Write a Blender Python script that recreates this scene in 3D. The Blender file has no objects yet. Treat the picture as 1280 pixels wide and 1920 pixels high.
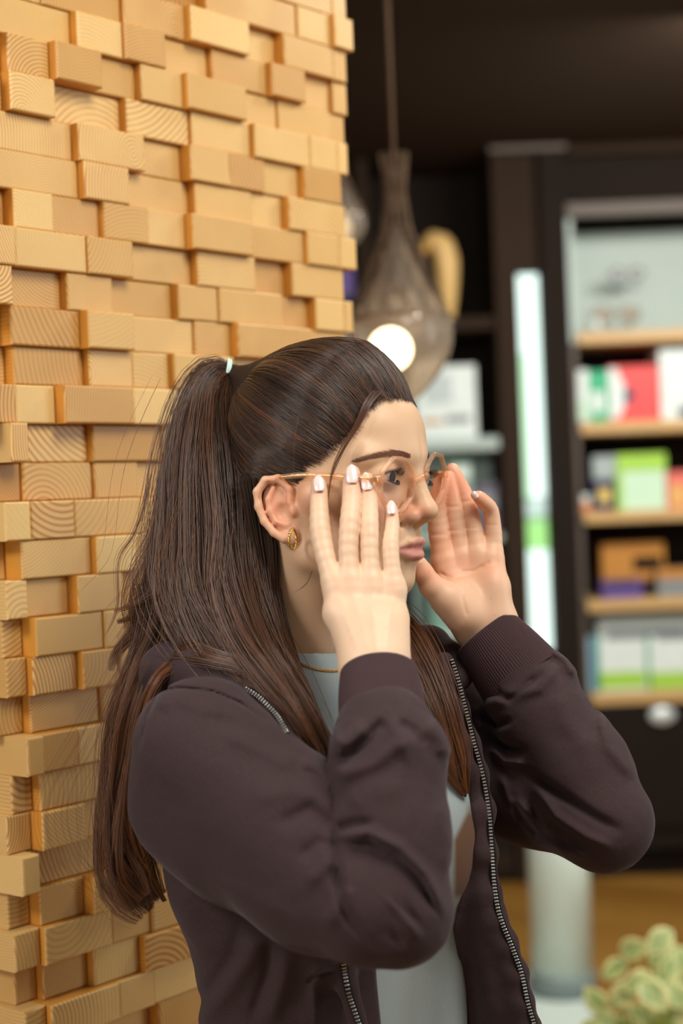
import bpy, math, random
import numpy as np
from mathutils import Matrix, Vector
random.seed(7); RNG = np.random.default_rng(7)
S = bpy.context.scene
COL = S.collection

# ------------------------------------------------------------------ camera
FPX = 3000.0; CX, CY = 640.0, 960.0
CAM = np.array([0.0, 0.0, 1.55])
pitch = -27.0/FPX; th = 0.040
fw = np.array([0, math.cos(pitch), math.sin(pitch)])
r0 = np.array([1.0, 0, 0]); u0 = np.cross(r0, fw)
R_ = r0*math.cos(th) - u0*math.sin(th)
U_ = u0*math.cos(th) + r0*math.sin(th)
F_ = fw
cd = bpy.data.cameras.new('camera'); cam = bpy.data.objects.new('camera', cd); COL.objects.link(cam)
cd.sensor_fit = 'VERTICAL'; cd.sensor_height = 36.0; cd.lens = FPX/1920*36.0
cd.clip_start = 0.05; cd.clip_end = 60
M = Matrix.Identity(4)
for i in range(3):
    M[i][0] = R_[i]; M[i][1] = U_[i]; M[i][2] = -F_[i]; M[i][3] = CAM[i]
cam.matrix_world = M
cd.dof.use_dof = True; cd.dof.focus_distance = 1.44; cd.dof.aperture_fstop = 3.0
S.camera = cam

# ------------------------------------------------------------------ world, exposure, big lights
S.view_settings.view_transform = 'Standard'; S.view_settings.look = 'None'
S.view_settings.gamma = 1.0; S.view_settings.use_curve_mapping = False
S.view_settings.exposure = 0.0
W = bpy.data.worlds.new('world'); S.world = W; W.use_nodes = True
W.node_tree.nodes['Background'].inputs[0].default_value = (1.0, 0.93, 0.82, 1)
W.node_tree.nodes['Background'].inputs[1].default_value = 0.30
def area(name, loc, target, sx, sy, power, col):
    l = bpy.data.lights.new(name, 'AREA'); l.shape = 'RECTANGLE'; l.size = sx; l.size_y = sy
    l.energy = power; l.color = col
    o = bpy.data.objects.new(name, l); COL.objects.link(o); o.location = loc
    d = Vector(target) - Vector(loc); o.rotation_euler = d.to_track_quat('-Z', 'Y').to_euler()
    return o
area('ceiling_light_panel', (0.7, 0.6, 2.85), (0.05, 1.5, 1.4), 0.9, 0.9, 32, (1.0, 0.95, 0.86))
area('ceiling_light_panel', (-1.5, 0.2, 2.7), (-0.2, 1.75, 1.75), 0.5, 0.5, 26, (1.0, 0.96, 0.9))
area('daylight_window', (3.4, 1.6, 1.9), (0.1, 1.45, 1.4), 1.4, 1.8, 34, (0.86, 0.97, 1.0))
area('fill_downlight', (0.75, 2.3, 2.5), (0.62, 3.1, 0.7), 0.3, 0.3, 14, (1.0, 0.97, 0.82))  # added lamp with no known fixture, brightens the plant leaves
area('daylight_window', (-2.2, -1.0, 1.0), (-0.2, 1.6, 1.1), 1.0, 1.0, 14, (1.0, 0.97, 0.92))
area('ceiling_light_panel', (1.6, 4.6, 2.85), (1.4, 6.3, 0.9), 1.0, 0.6, 85, (1.0, 0.97, 0.88))
area('fill_downlight', (0.75, 3.9, 2.85), (0.75, 4.6, 0.4), 0.4, 0.4, 22, (0.95, 1.0, 0.97))

# ------------------------------------------------------------------ coordinates
def cs(px, py, d):                       # camera space: x right, y up, z depth (metres)
    return np.array([(px-CX)/FPX*d, (CY-py)/FPX*d, d], float)
def c2w(P):
    P = np.asarray(P, float)
    return CAM + P[..., 0:1]*R_ + P[..., 1:2]*U_ + P[..., 2:3]*F_
def w2px(Pw):
    v = np.asarray(Pw, float) - CAM
    z = v@F_
    return CX + FPX*(v@R_)/z, CY - FPX*(v@U_)/z
def ray(px, py):
    return R_*((px-CX)/FPX) + U_*((CY-py)/FPX) + F_
def bw(px, py, Y):                       # world point seen at a pixel on the plane y = Y
    r = ray(px, py); return CAM + r*(Y/r[1])

# ------------------------------------------------------------------ object helpers
def link(name, me, mat=None, parent=None):
    o = bpy.data.objects.new(name, me); COL.objects.link(o)
    if mat is not None:
        for m in (mat if isinstance(mat, (list, tuple)) else [mat]): me.materials.append(m)
    if parent is not None:
        o.parent = parent
        o.matrix_parent_inverse = Matrix.Translation(parent.location).inverted() if parent.type == 'EMPTY' else Matrix.Identity(4)
    return o
def tag(o, label=None, cat=None, group=None, kind=None):
    if label: o['label'] = label
    if cat: o['category'] = cat
    if group: o['group'] = group
    if kind: o['kind'] = kind
    return o
def empty(name, loc, label=None, cat=None, group=None):
    o = bpy.data.objects.new(name, None); COL.objects.link(o); o.location = Vector([float(v) for v in loc])
    o.empty_display_size = 0.05
    return tag(o, label, cat, group)
def mesh_np(name, V, F, smooth=True, fidx=None):
    """V (n,3); F (m,3|4) array or list of arrays"""
    me = bpy.data.meshes.new(name)
    Fs = F if isinstance(F, list) else [F]
    Fs = [np.asarray(f, np.int32) for f in Fs if len(f)]
    V = np.asarray(V, np.float32)
    me.vertices.add(len(V)); me.vertices.foreach_set('co', V.ravel())
    loops = np.concatenate([f.ravel() for f in Fs])
    sizes = np.concatenate([np.full(len(f), f.shape[1], np.int32) for f in Fs])
    starts = np.concatenate([[0], np.cumsum(sizes)[:-1]]).astype(np.int32)
    me.loops.add(len(loops)); me.loops.foreach_set('vertex_index', loops)
    me.polygons.add(len(sizes)); me.polygons.foreach_set('loop_start', starts); 
    me.polygons.foreach_set('loop_total', sizes)
    me.polygons.foreach_set('use_smooth', np.full(len(sizes), smooth))
    me.update(calc_edges=True); me.validate()
    return me
def set_col(me, name, C):
    a = me.color_attributes.new(name, 'FLOAT_COLOR', 'POINT')
    C = np.asarray(C, np.float32)
    if C.shape[1] == 3: C = np.concatenate([C, np.ones((len(C), 1), np.float32)], 1)
    a.data.foreach_set('color', C.ravel())
class MB:
    def __init__(s): s.v = []; s.f = []
    def add(s, V, F):
        b = len(s.v); s.v += [tuple(map(float, v)) for v in V]; s.f += [tuple(i+b for i in f) for f in F]; return s
    def box(s, c, size, ax=None, bev=0.0):
        c = np.array(c, float); h = np.array(size, float)/2
        A = np.eye(3) if ax is None else np.array(ax, float)
        if bev <= 0:
            V = [c + A.T@(np.array([x, y, z])*h) for x in (-1, 1) for y in (-1, 1) for z in (-1, 1)]
            return s.add(V, [(0,1,3,2),(4,6,7,5),(0,4,5,1),(2,3,7,6),(0,2,6,4),(1,5,7,3)])
        V = []; idx = {}
        for x in (-1, 1):
            for y in (-1, 1):
                for z in (-1, 1):
                    for k in range(3):
                        q = h - bev; q = q.copy(); q[k] = h[k]
                        idx[(x, y, z, k)] = len(V); V.append(c + A.T@(np.array([x, y, z])*q))
        F = []
        for k in range(3):
            o1, o2 = [a for a in range(3) if a != k]
            for sg in (-1, 1):
                L = []
                for (a, b_) in ((-1,-1),(1,-1),(1,1),(-1,1)):
                    t = [0,0,0]; t[k] = sg; t[o1] = a; t[o2] = b_
                    L.append(idx[(t[0], t[1], t[2], k)])
                F.append(tuple(L if (sg > 0) ^ (k == 1) else L[::-1]))
        for k in range(3):
            o1, o2 = [a for a in range(3) if a != k]
            for a in (-1, 1):
                for b_ in (-1, 1):
                    t1 = [0,0,0]; t1[k] = -1; t1[o1] = a; t1[o2] = b_; t2 = list(t1); t2[k] = 1
                    F.append((idx[(*t1, o1)], idx[(*t2, o1)], idx[(*t2, o2)], idx[(*t1, o2)]))
        for x in (-1, 1):
            for y in (-1, 1):
                for z in (-1, 1): F.append(tuple(idx[(x, y, z, k)] for k in range(3)))
        return s.add(V, F)
    def tube(s, pts, rad, n=10, closed=False, caps=True, flat=None):
        P = np.array(pts, float); K = len(P)
        rad = np.full(K, rad) if np.isscalar(rad) else np.array(rad, float)
        T = np.gradient(P, axis=0) if not closed else np.roll(P, -1, 0) - np.roll(P, 1, 0)
        T /= np.linalg.norm(T, axis=1)[:, None] + 1e-12
        up = np.array([0, 0, 1.0]) if abs(T[0][2]) < 0.9 else np.array([1.0, 0, 0])
        if flat is not None: up = np.array(flat, float)
        N = np.cross(T[0], up); N /= np.linalg.norm(N); V = []
        for k in range(K):
            N = N - T[k]*(N@T[k]); N /= np.linalg.norm(N); B = np.cross(T[k], N)
            for j in range(n):
                a = 2*math.pi*j/n; V.append(P[k] + rad[k]*(N*math.cos(a) + B*math.sin(a)))
        F = []
        for k in range(K if closed else K-1):
            k2 = (k+1) % K
            for j in range(n): F.append((k*n+j, k*n+(j+1) % n, k2*n+(j+1) % n, k2*n+j))
        if not closed and caps: F.append(tuple(range(n))[::-1]); F.append(tuple((K-1)*n+j for j in range(n)))
        return s.add(V, F)
    def lathe(s, c, prof, n=32, axis=None, cap=True):
        c = np.array(c, float); Z = np.array([0,0,1.0]) if axis is None else np.array(axis, float)/np.linalg.norm(axis)
        X = np.cross(Z, [0,1,0] if abs(Z[1]) < .9 else [1,0,0]); X /= np.linalg.norm(X); Y = np.cross(Z, X); V = []
        for (r, z) in prof:
            for j in range(n):
                a = 2*math.pi*j/n; V.append(c + Z*z + r*(X*math.cos(a) + Y*math.sin(a)))
        F = []
        for k in range(len(prof)-1):
            for j in range(n): F.append((k*n+j, k*n+(j+1) % n, (k+1)*n+(j+1) % n, (k+1)*n+j))
        if cap: F.append(tuple(range(n))[::-1]); F.append(tuple((len(prof)-1)*n+j for j in range(n)))
        return s.add(V, F)
    def build(s, name, mat, parent=None, smooth=False):
        me = bpy.data.meshes.new(name); me.from_pydata(s.v, [], s.f); me.update()
        if smooth: me.polygons.foreach_set('use_smooth', [True]*len(me.polygons))
        bm_fix(me)
        return link(name, me, mat, parent)
def bm_fix(me):
    import bmesh
    b = bmesh.new(); b.from_mesh(me); bmesh.ops.recalc_face_normals(b, faces=b.faces); b.to_mesh(me); b.free()

# ------------------------------------------------------------------ materials
def lin(r, g, b):
    f = lambda c: (c/255/12.92 if c/255 <= .04045 else ((c/255+.055)/1.055)**2.4)
    return (f(r), f(g), f(b), 1)
class NT:
    def __init__(s, name):
        s.m = bpy.data.materials.new(name); s.m.use_nodes = True; s.t = s.m.node_tree
        s.b = s.t.nodes['Principled BSDF']
    def n(s, typ, **kw):
        x = s.t.nodes.new(typ)
        for k, v in kw.items(): setattr(x, k, v)
        return x
    def l(s, a, b): s.t.links.new(a, b)
    def set(s, **kw):
        for k, v in kw.items(): s.b.inputs[k.replace('_', ' ')].default_value = v
        return s
    def mix(s, fac, a, b, mode='MIX'):
        x = s.n('ShaderNodeMix', data_type='RGBA', blend_type=mode)
        for sock, v in ((x.inputs[0], fac), (x.inputs[6], a), (x.inputs[7], b)):
            if hasattr(v, 'links'): s.l(v, sock)
            else: sock.default_value = v
        return x.outputs[2]
    def math(s, op, a, b=None, c=None, clamp=False):
        x = s.n('ShaderNodeMath', operation=op, use_clamp=clamp)
        for i, v in enumerate((a, b, c)):
            if v is None: continue
            if hasattr(v, 'links'): s.l(v, x.inputs[i])
            else: x.inputs[i].default_value = v
        return x.outputs[0]
    def noise(s, scale, detail=3, rough=.5, vec=None, dist=0):
        x = s.n('ShaderNodeTexNoise'); x.inputs['Scale'].default_value = scale; x.inputs['Detail'].default_value = detail
        x.inputs['Roughness'].default_value = rough; x.inputs['Distortion'].default_value = dist
        s.l(vec if vec is not None else s.n('ShaderNodeTexCoord').outputs['Object'], x.inputs['Vector'])
        return x.outputs['Fac']
    def bump(s, h, strength=.3, dist=.001):
        x = s.n('ShaderNodeBump'); x.inputs['Strength'].default_value = strength; x.inputs['Distance'].default_value = dist
        s.l(h, x.inputs['Height']); s.l(x.outputs[0], s.b.inputs['Normal'])
def plain(name, rgb, rough=.5, spec=.5, metal=0, noise_amt=.08, nscale=30, **kw):
    t = NT(name); t.set(Roughness=rough, Metallic=metal); t.b.inputs['Specular IOR Level'].default_value = spec
    c = lin(*rgb); d = tuple(x*(1-noise_amt*2) for x in c[:3]) + (1,)
    t.l(t.mix(t.noise(nscale), c, d), t.b.inputs['Base Color'])
    for k, v in kw.items(): t.b.inputs[k.replace('_', ' ')].default_value = v
    return t.m
def emis(name, rgb, strength):
    t = NT(name); t.set(Emission_Color=lin(*rgb), Emission_Strength=strength, Base_Color=lin(*rgb)); return t.m

def wood_block_mat():
    t = NT('pale_wood_block')
    uv = t.n('ShaderNodeUVMap', uv_map='ring')
    at = t.n('ShaderNodeVertexColor', layer_name='tone')
    sep = t.n('ShaderNodeSeparateColor'); t.l(at.outputs[0], sep.inputs[0])
    ln = t.n('ShaderNodeVectorMath', operation='LENGTH'); t.l(uv.outputs[0], ln.inputs[0])
    nz = t.noise(9, 3, .55); nf = t.noise(160, 2, .6)
    r = t.math('MULTIPLY_ADD', nz, .010, ln.outputs['Value'])
    ph = t.math('MULTIPLY', t.math('MULTIPLY', r, t.math('MULTIPLY_ADD', sep.outputs[2], .75, .5)), 6.283/.0034)
    sn = t.math('SINE', ph)
    sh = t.math('POWER', t.math('MULTIPLY_ADD', sn, .5, .5), 2.2)
    amp = t.math('MULTIPLY', sh, sep.outputs[1])
    amp = t.math('MULTIPLY', amp, t.math('MULTIPLY_ADD', t.noise(14, 2), 2.2, -.2, clamp=True))
    base = t.mix(sep.outputs[0], lin(188, 140, 70), lin(224, 188, 122))
    base = t.mix(at.outputs['Alpha'], base, lin(206, 142, 52))  # orange bounce light between the blocks, put into the side-face colour
    ring = t.mix(1.0, base, lin(196, 132, 70), 'MULTIPLY')
    c = t.mix(amp, base, ring)
    c = t.mix(t.math('MULTIPLY', nf, .22), c, lin(190, 138, 78))
    t.l(c, t.b.inputs['Base Color'])
    t.set(Roughness=.42); t.b.inputs['Specular IOR Level'].default_value = .35
    t.bump(t.math('ADD', sh, nf), .10, .0006)
    return t.m
M_WOOD = wood_block_mat()
M_DARKW = plain('dark_brown_laminate', (50, 37, 28), .85, .12, nscale=8)
M_BLACKW = plain('black_brown_board', (34, 26, 21), .85, .12, nscale=8)
M_CEIL = plain('dark_brown_ceiling_paint', (58, 42, 30), .8, .2, nscale=3)
M_SHELF = plain('oak_shelf_board', (205, 165, 110), .45, .4, nscale=12, noise_amt=.1)
M_GREYP = plain('pale_grey_green_panel', (176, 190, 184), .5, .4)
M_WHITE = plain('white_card', (225, 235, 232), .5, .4)
M_STEEL = plain('brushed_metal_knob', (215, 222, 222), .3, .6, metal=.2)
def floor_mat():
    t = NT('oak_plank_floor'); tc = t.n('ShaderNodeTexCoord')
    br = t.n('ShaderNodeTexBrick'); br.inputs['Scale'].default_value = 1.0; br.inputs['Brick Width'].default_value = 1.1
    br.inputs['Row Height'].default_value = .14; br.inputs['Mortar Size'].default_value = .002
    br.inputs['Color1'].default_value = lin(176, 128, 58); br.inputs['Color2'].default_value = lin(146, 100, 40); br.inputs['Mortar'].default_value = lin(80, 55, 25)
    mp = t.n('ShaderNodeMapping'); mp.inputs['Rotation'].default_value = (0, 0, .6)
    t.l(tc.outputs['Object'], mp.inputs[0]); t.l(mp.outputs[0], br.inputs['Vector'])
    t.l(t.mix(t.math('MULTIPLY', t.noise(6), .4), br.outputs[0], lin(120, 80, 30)), t.b.inputs['Base Color'])
    t.set(Roughness=.35); return t.m
M_FLOOR = floor_mat()
def skin_mat():
    t = NT('skin'); at = t.n('ShaderNodeVertexColor', layer_name='tint')
    nz = t.noise(38, 5, .65)
    c = t.mix(t.math('MULTIPLY', nz, .14), at.outputs[0], lin(208, 146, 118))
    sp = t.n('ShaderNodeTexVoronoi'); sp.inputs['Scale'].default_value = 85
    t.l(t.n('ShaderNodeTexCoord').outputs['Object'], sp.inputs['Vector'])
    fr = t.math('MULTIPLY', t.math('LESS_THAN', sp.outputs['Distance'], .10), .10)
    c = t.mix(fr, c, lin(130, 75, 45))
    t.l(c, t.b.inputs['Base Color'])
    t.set(Roughness=.46, Subsurface_Weight=.06, Subsurface_Scale=.005)
    t.b.inputs['Subsurface Radius'].default_value = (1, .35, .2)
    t.b.inputs['Specular IOR Level'].default_value = .38
    t.bump(t.noise(900, 2), .12, .0004); return t.m
M_SKIN = skin_mat()
def cloth_mat(name, rgb, rgb2, sheen=.4, scale=900):
    t = NT(name)
    c = t.mix(t.math('MULTIPLY_ADD', t.noise(1300, 3, .8), 2.2, -.6, clamp=True), lin(*rgb), lin(*rgb2)); c = t.mix(t.math('MULTIPLY', t.noise(7, 2), .35), c, lin(*rgb))
    t.l(c, t.b.inputs['Base Color']); t.set(Roughness=.95, Sheen_Weight=sheen, Sheen_Roughness=.4)
    t.b.inputs['Sheen Tint'].default_value = (.85, .8, .9, 1)
    t.b.inputs['Specular IOR Level'].default_value = .15
    t.bump(t.noise(scale, 2), .35, .0005); return t.m
M_HOOD = cloth_mat('plum_brown_fleece', (46, 34, 35), (76, 61, 63), .10)
M_RIB = cloth_mat('plum_brown_ribbing', (58, 42, 44), (78, 60, 63), .12, 1500)
def tee_mat():
    t = NT('grey_jersey'); at = t.n('ShaderNodeVertexColor', layer_name='tint')
    c = t.mix(1.0, at.outputs[0], t.mix(t.noise(500, 2), (1, 1, 1, 1), (.86, .86, .86, 1)), 'MULTIPLY')
    t.l(c, t.b.inputs['Base Color']); t.set(Roughness=.85, Sheen_Weight=.2); t.bump(t.noise(1200, 2), .25, .0004); return t.m
M_TEE = tee_mat()
def hair_mat():
    t = NT('brown_hair'); at = t.n('ShaderNodeVertexColor', layer_name='tint')
    t.l(at.outputs[0], t.b.inputs['Base Color'])
    t.set(Roughness=.29, Anisotropic=.4); t.b.inputs['Specular IOR Level'].default_value = .7
    return t.m
M_HAIR = hair_mat()
M_HAIRM = plain('deep_brown_hair_mass', (44, 29, 21), .75, .15, nscale=60)
M_METAL = plain('silver_zip_metal', (215, 215, 210), .25, .5, metal=1.0)
M_TAPE = plain('black_zip_tape', (32, 26, 28), .9, .1)
M_GOLD = plain('gold_metal', (226, 178, 96), .22, .5, metal=1.0)
M_NAIL = plain('milky_white_nail_varnish', (232, 206, 200), .12, .6, noise_amt=.02)
M_NAIL.node_tree.nodes['Principled BSDF'].inputs['Coat Weight'].default_value = .6
def glass(name, rgb, rough=.03, ior=1.45, trans=1.0):
    t = NT(name); t.set(Base_Color=lin(*rgb), Roughness=rough, IOR=ior, Transmission_Weight=trans); return t.m
def thin(name, rgb, refl, rough=.02):          # thin clear sheet: light passes straight through, a little is mirrored
    t = NT(name); tr = t.n('ShaderNodeBsdfTransparent'); tr.inputs[0].default_value = lin(*rgb); gl = t.n('ShaderNodeBsdfGlossy'); gl.inputs['Roughness'].default_value = rough
    lw = t.n('ShaderNodeLayerWeight'); lw.inputs[0].default_value = .35; mx = t.n('ShaderNodeMixShader')
    t.l(t.math('MULTIPLY_ADD', lw.outputs['Facing'], refl*2, refl*.6), mx.inputs[0]); t.l(tr.outputs[0], mx.inputs[1]); t.l(gl.outputs[0], mx.inputs[2])
    t.l(mx.outputs[0], t.t.nodes['Material Output'].inputs[0]); return t.m
def clearer(m, rgb, k):
    n = m.node_tree.nodes; tr = n.new('ShaderNodeBsdfTransparent'); tr.inputs[0].default_value = lin(*rgb); mx = n.new('ShaderNodeMixShader'); mx.inputs[0].default_value = k
    m.node_tree.links.new(n['Principled BSDF'].outputs[0], mx.inputs[1]); m.node_tree.links.new(tr.outputs[0], mx.inputs[2]); m.node_tree.links.new(mx.outputs[0], n['Material Output'].inputs[0]); return m
M_ACET = glass('clear_peach_acetate', (255, 226, 200), .05, 1.42, .6)
M_LENS = thin('clear_lens', (252, 250, 250), .004)
clearer(M_ACET, (255, 240, 226), .68)
M_ACET.node_tree.nodes['Principled BSDF'].inputs['Coat Weight'].default_value = 1.0
M_LAMPGLASS = glass('smoky_glass', (226, 214, 200), .06, 1.25, .88)

# ------------------------------------------------------------------ pillar of end-grain blocks
ang = math.radians(39.4)
WD = np.array([math.sin(ang), math.cos(ang), 0.0])         # along the wall, away from the camera
WN = np.array([math.cos(ang), -math.sin(ang), 0.0])        # out of the wall
_r = ray(30, 850); W0 = CAM + _r*(1.62/_r[1]); W0[2] = 0
def wall_hit(px, py, L=0.0):
    r = ray(px, py); p0 = W0 + WN*L
    t = ((p0-CAM)@WN)/(r@WN); P = CAM + r*t
    return float((P-W0)@WD), float(P[2])
VPX, VPY = 3105.0, 834.0
def rowy(y0, x): return VPY-(VPY-y0)*(VPX-x)/VPX
# per row: list of (pixel where the block begins, stand-out in mm), and the pixel where the row ends
ROWS = {
 -3: ([(-60,8),(60,16),(150,6),(260,14),(380,4),(512,18),(622,18)],649),
 -2: ([(-60,12),(40,4),(140,14),(260,0),(367,16),(555,19),(620,26)],663),
 -1: ([(-60,4),(75,6),(225,12),(347,22),(469,4),(514,20),(625,19)],650),
 0: ([(-60,14),(-8,4),(131,16),(230,20),(312,6),(388,14),(500,23),(574,8),(617,14)],651),
 1: ([(-60,0),(0,12),(92,24),(193,8),(253,18),(343,27),(464,10),(518,13),(620,10)],646),
 2: ([(-60,12),(-30,4),(3,18),(105,2),(224,13),(354,18),(469,26),(581,27),(633,27)],653),
 3: ([(-60,14),(0,8),(134,20),(272,6),(337,24),(432,22),(497,18),(559,29)],641),
 4: ([(-60,16),(-3,12),(146,23),(244,6),(352,18),(473,15),(528,28)],648),
 5: ([(-60,10),(-20,2),(7,18),(101,14),(186,22),(279,20),(347,33),(475,24),(570,31),(637,31)],669),
 6: ([(-60,24),(31,22),(163,25),(251,12),(357,24),(480,12),(532,26)],645),
 7: ([(-60,22),(25,8),(113,19),(212,10),(321,22),(409,25),(531,14),(577,28),(646,28)],663),
 8: ([(-60,2),(1,18),(150,32),(254,18),(362,21),(432,34),(586,24)],650),
 9: ([(-60,-2),(9,12),(156,22),(249,21),(317,30),(440,20),(540,26)],655),
 10:([(-60,18),(31,16),(104,31),(253,28),(360,20),(470,28),(560,16)],648),
 11:([(22,31),(55,8),(163,17),(302,20),(420,12),(520,24)],652),
 12:([(-14,6),(39,10),(173,14),(260,9),(340,20),(440,12)],648),
 13:([(10,25),(59,24),(141,23),(263,18),(350,24),(470,14)],655),
 14:([(-14,-4),(10,22),(171,32),(256,24),(360,16),(460,24)],650),
 15:([(13,20),(53,15),(128,31),(232,24),(330,16),(450,26)],650),
 16:([(5,8),(42,30),(194,33),(300,24),(420,16)],650),
 17:([(13,16),(51,26),(145,36),(262,28),(380,18)],650),
 18:([(-14,2),(43,14),(186,19),(290,26),(400,16)],650),
 19:([(52,38),(84,31),(148,29),(258,22),(380,30)],650),
 20:([(22,14),(61,26),(190,24),(300,30),(400,20)],650),
 21:([(14,15),(59,33),(162,22),(270,30),(400,20)],650),
 22:([(42,37),(76,12),(190,20),(300,28),(400,16)],650),
 23:([(15,4),(56,21),(158,37),(280,26),(390,16)],650),
 24:([(28,22),(76,30),(211,28),(281,32),(390,22)],650),
 25:([(28,4),(69,15),(164,26),(261,37),(380,20)],650),
 26:([(48,28),(88,36),(226,34),(290,31),(400,20)],650),
 27:([(20,8),(70,24),(180,14),(280,30),(380,20)],650),
 28:([(30,20),(110,10),(240,26),(330,14)],650),
 29:([(15,10),(90,24),(200,12),(320,26)],650),
}
def yb0(n): return 719.5 + 74.1*(n-10)
def build_pillar():
    V = []; Fc = []; UV = []; TO = []
    def block(s0, s1, z0, z1, L, depth, rnd, first=False):
        g = .00025; s0 += g; s1 -= g; z0 += g*.6; z1 -= g*.6
        b = .0022
        rings = [(0, -depth), (0, L-b), (b*.32, L-b*.32), (b, L)]
        base = len(V)
        for ins, off in rings:
            for (s, z) in ((s0+ins, z0+ins*.8), (s1-ins, z0+ins*.8), (s1-ins, z1-ins*.8), (s0+ins, z1-ins*.8)):
                V.append((s, off, z))
        fs = [(12, 13, 14, 15)]
        for k in range(3):
            for j in range(4):
                fs.append((k*4+j, k*4+(j+1) % 4, (k+1)*4+(j+1) % 4, (k+1)*4+j))
        a = rnd.random()*2*math.pi; rr = rnd.choice([.03, .05, .07, .10, .18])*(.7+.6*rnd.random())
        if rnd.random() < .25: a = rnd.choice([-.2, .15, 3.1])+rnd.random()*.3
        c = ((s0+s1)/2+rr*math.cos(a), (z0+z1)/2+rr*math.sin(a))
        tone = (min(1, max(0, rnd.gauss(.62, .26))), min(1., max(.08, rnd.gauss(.62, .28))), rnd.random())
        for f in fs:
            Fc.append(tuple(i+base for i in f))
            side = f != fs[0] and f[0] < 4
            for i in f:
                s, off, z = V[base+i]
                if side: UV.append((z*1.6 + s*1.6 + .5 + off*.02, .0))
                else: UV.append((s-c[0], z-c[1]))
                TO.append((tone[0], tone[1]*(.55 if side else 1.), tone[2], 1. if side and not first else 0.))  # alpha: sides that get the painted bounce-light amber; corner blocks stay pale
    rnd = random.Random(11)
    zl = []
    for n, (bl, xe) in ROWS.items():
        yA, yB = yb0(n), yb0(n+1); yc = (yA+yB)/2
        zt = wall_hit(0, yA, .016)[1]; zb = wall_hit(0, yB, .016)[1]; zl.append(zt-zb)
        prevL = bl[0][1]; edges = []
        for (x, L) in bl:
            Lr = max(prevL, L) if x == bl[0][0] else prevL
            edges.append(wall_hit(x, rowy(yc, x), (L if x == bl[0][0] else prevL)/1000)[0]); prevL = L
        edges.append(wall_hit(xe, rowy(yc, xe), prevL/1000)[0])
        for i, (x, L) in enumerate(bl):
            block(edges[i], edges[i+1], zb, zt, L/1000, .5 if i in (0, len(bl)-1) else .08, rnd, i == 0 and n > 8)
    # the rows above and below the framed part
    pit = wall_hit(0, yb0(0), .016)[1]-wall_hit(0, yb0(1), .016)[1]
    zt0 = wall_hit(0, yb0(-3), .016)[1]; zb0 = wall_hit(0, yb0(30), .016)[1]; sA = wall_hit(0, 800)[0]; sB = wall_hit(650, 400)[0]
    zr = [(zt0+k*pit, min(zt0+(k+1)*pit, 2.928)) for k in range(40) if zt0+k*pit < 2.92]+[(max(zb0-(k+1)*pit, .001), zb0-k*pit) for k in range(40) if zb0-k*pit > .01]
    for (z0, z1) in zr:
        s = sA+rnd.uniform(-.006, .012)
        while s < sB-.02:
            e = s+rnd.choice([.055, .075, .1]); e = sB+rnd.uniform(-.004, .012) if e > sB-.03 else e
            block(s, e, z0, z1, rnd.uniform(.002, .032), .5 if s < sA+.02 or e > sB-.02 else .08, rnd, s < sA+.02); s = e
    # core
    zt = wall_hit(0, yb0(-3))[1]; zb = wall_hit(0, yb0(30))[1]
    s1 = wall_hit(640, 400)[0]-.02; s0 = wall_hit(0, 800)[0]+.02
    b = len(V)
    for (s, o) in ((s0, -.012), (s1, -.012), (s1, -.48), (s0, -.48)):
        V.append((s, o, 0.0)); V.append((s, o, 2.93))
    for j in range(4):
        k = (j+1) % 4; Fc.append((b+2*j, b+2*k, b+2*k+1, b+2*j+1))
        for q in range(4): UV.append((.5, 0)); TO.append((.2, .2, .5, 1.))
    V = np.array(V); Pw = W0 + V[:, 0:1]*WD + V[:, 1:2]*WN; Pw[:, 2] = V[:, 2]
    me = bpy.data.meshes.new('wall_left'); me.from_pydata(Pw.tolist(), [], Fc); me.update()
    uvl = me.uv_layers.new(name='ring'); uvl.data.foreach_set('uv', np.array(UV, np.float32).ravel())
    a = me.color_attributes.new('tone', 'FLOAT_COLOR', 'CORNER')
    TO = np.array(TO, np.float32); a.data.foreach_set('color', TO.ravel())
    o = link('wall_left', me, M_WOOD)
    tag(o, 'pillar clad in staggered pale end-grain wood blocks', None, None, 'structure')
    return o
build_pillar()

# ------------------------------------------------------------------ room behind
YB = 6.3                                                    # front plane of the shelving
FZ = 0.0; CZ = float(bw(1000, 277, YB)[2])
def wbox(name, lo, hi, mat, parent=None, bev=.002):
    m = MB(); lo = np.array(lo, float); hi = np.array(hi, float); m.box((lo+hi)/2, hi-lo, bev=min(bev, (hi-lo).min()*.3)); return m.build(name, mat, parent)
def pxbox(name, x0, y0, x1, y1, Y, depth, mat, parent=None, bev=.003):
    """upright box whose front lies on y = Y and covers about the given pixels"""
    xc, yc = (x0+x1)/2, (y0+y1)/2; c = bw(xc, yc, Y); w = (x1-x0)/FPX*Y; h = (y1-y0)/FPX*Y
    return wbox(name, (c[0]-w/2, Y, c[2]-h/2), (c[0]+w/2, Y+depth, c[2]+h/2), mat, parent, bev)
def X(px, py, Y=YB): return float(bw(px, py, Y)[0])
def Z(px, py, Y=YB): return float(bw(px, py, Y)[2])
f = wbox('floor', (-3, -1.5, -.05), (6, 8, 0), M_FLOOR); tag(f, kind='structure')
f = wbox('ceiling', (-3, 2.6, CZ), (6, 8, CZ+.08), M_CEIL); tag(f, kind='structure')
f = wbox('wall_back', (-3, 6.95, 0), (6, 7.05, CZ), M_DARKW); tag(f, kind='structure')
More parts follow.
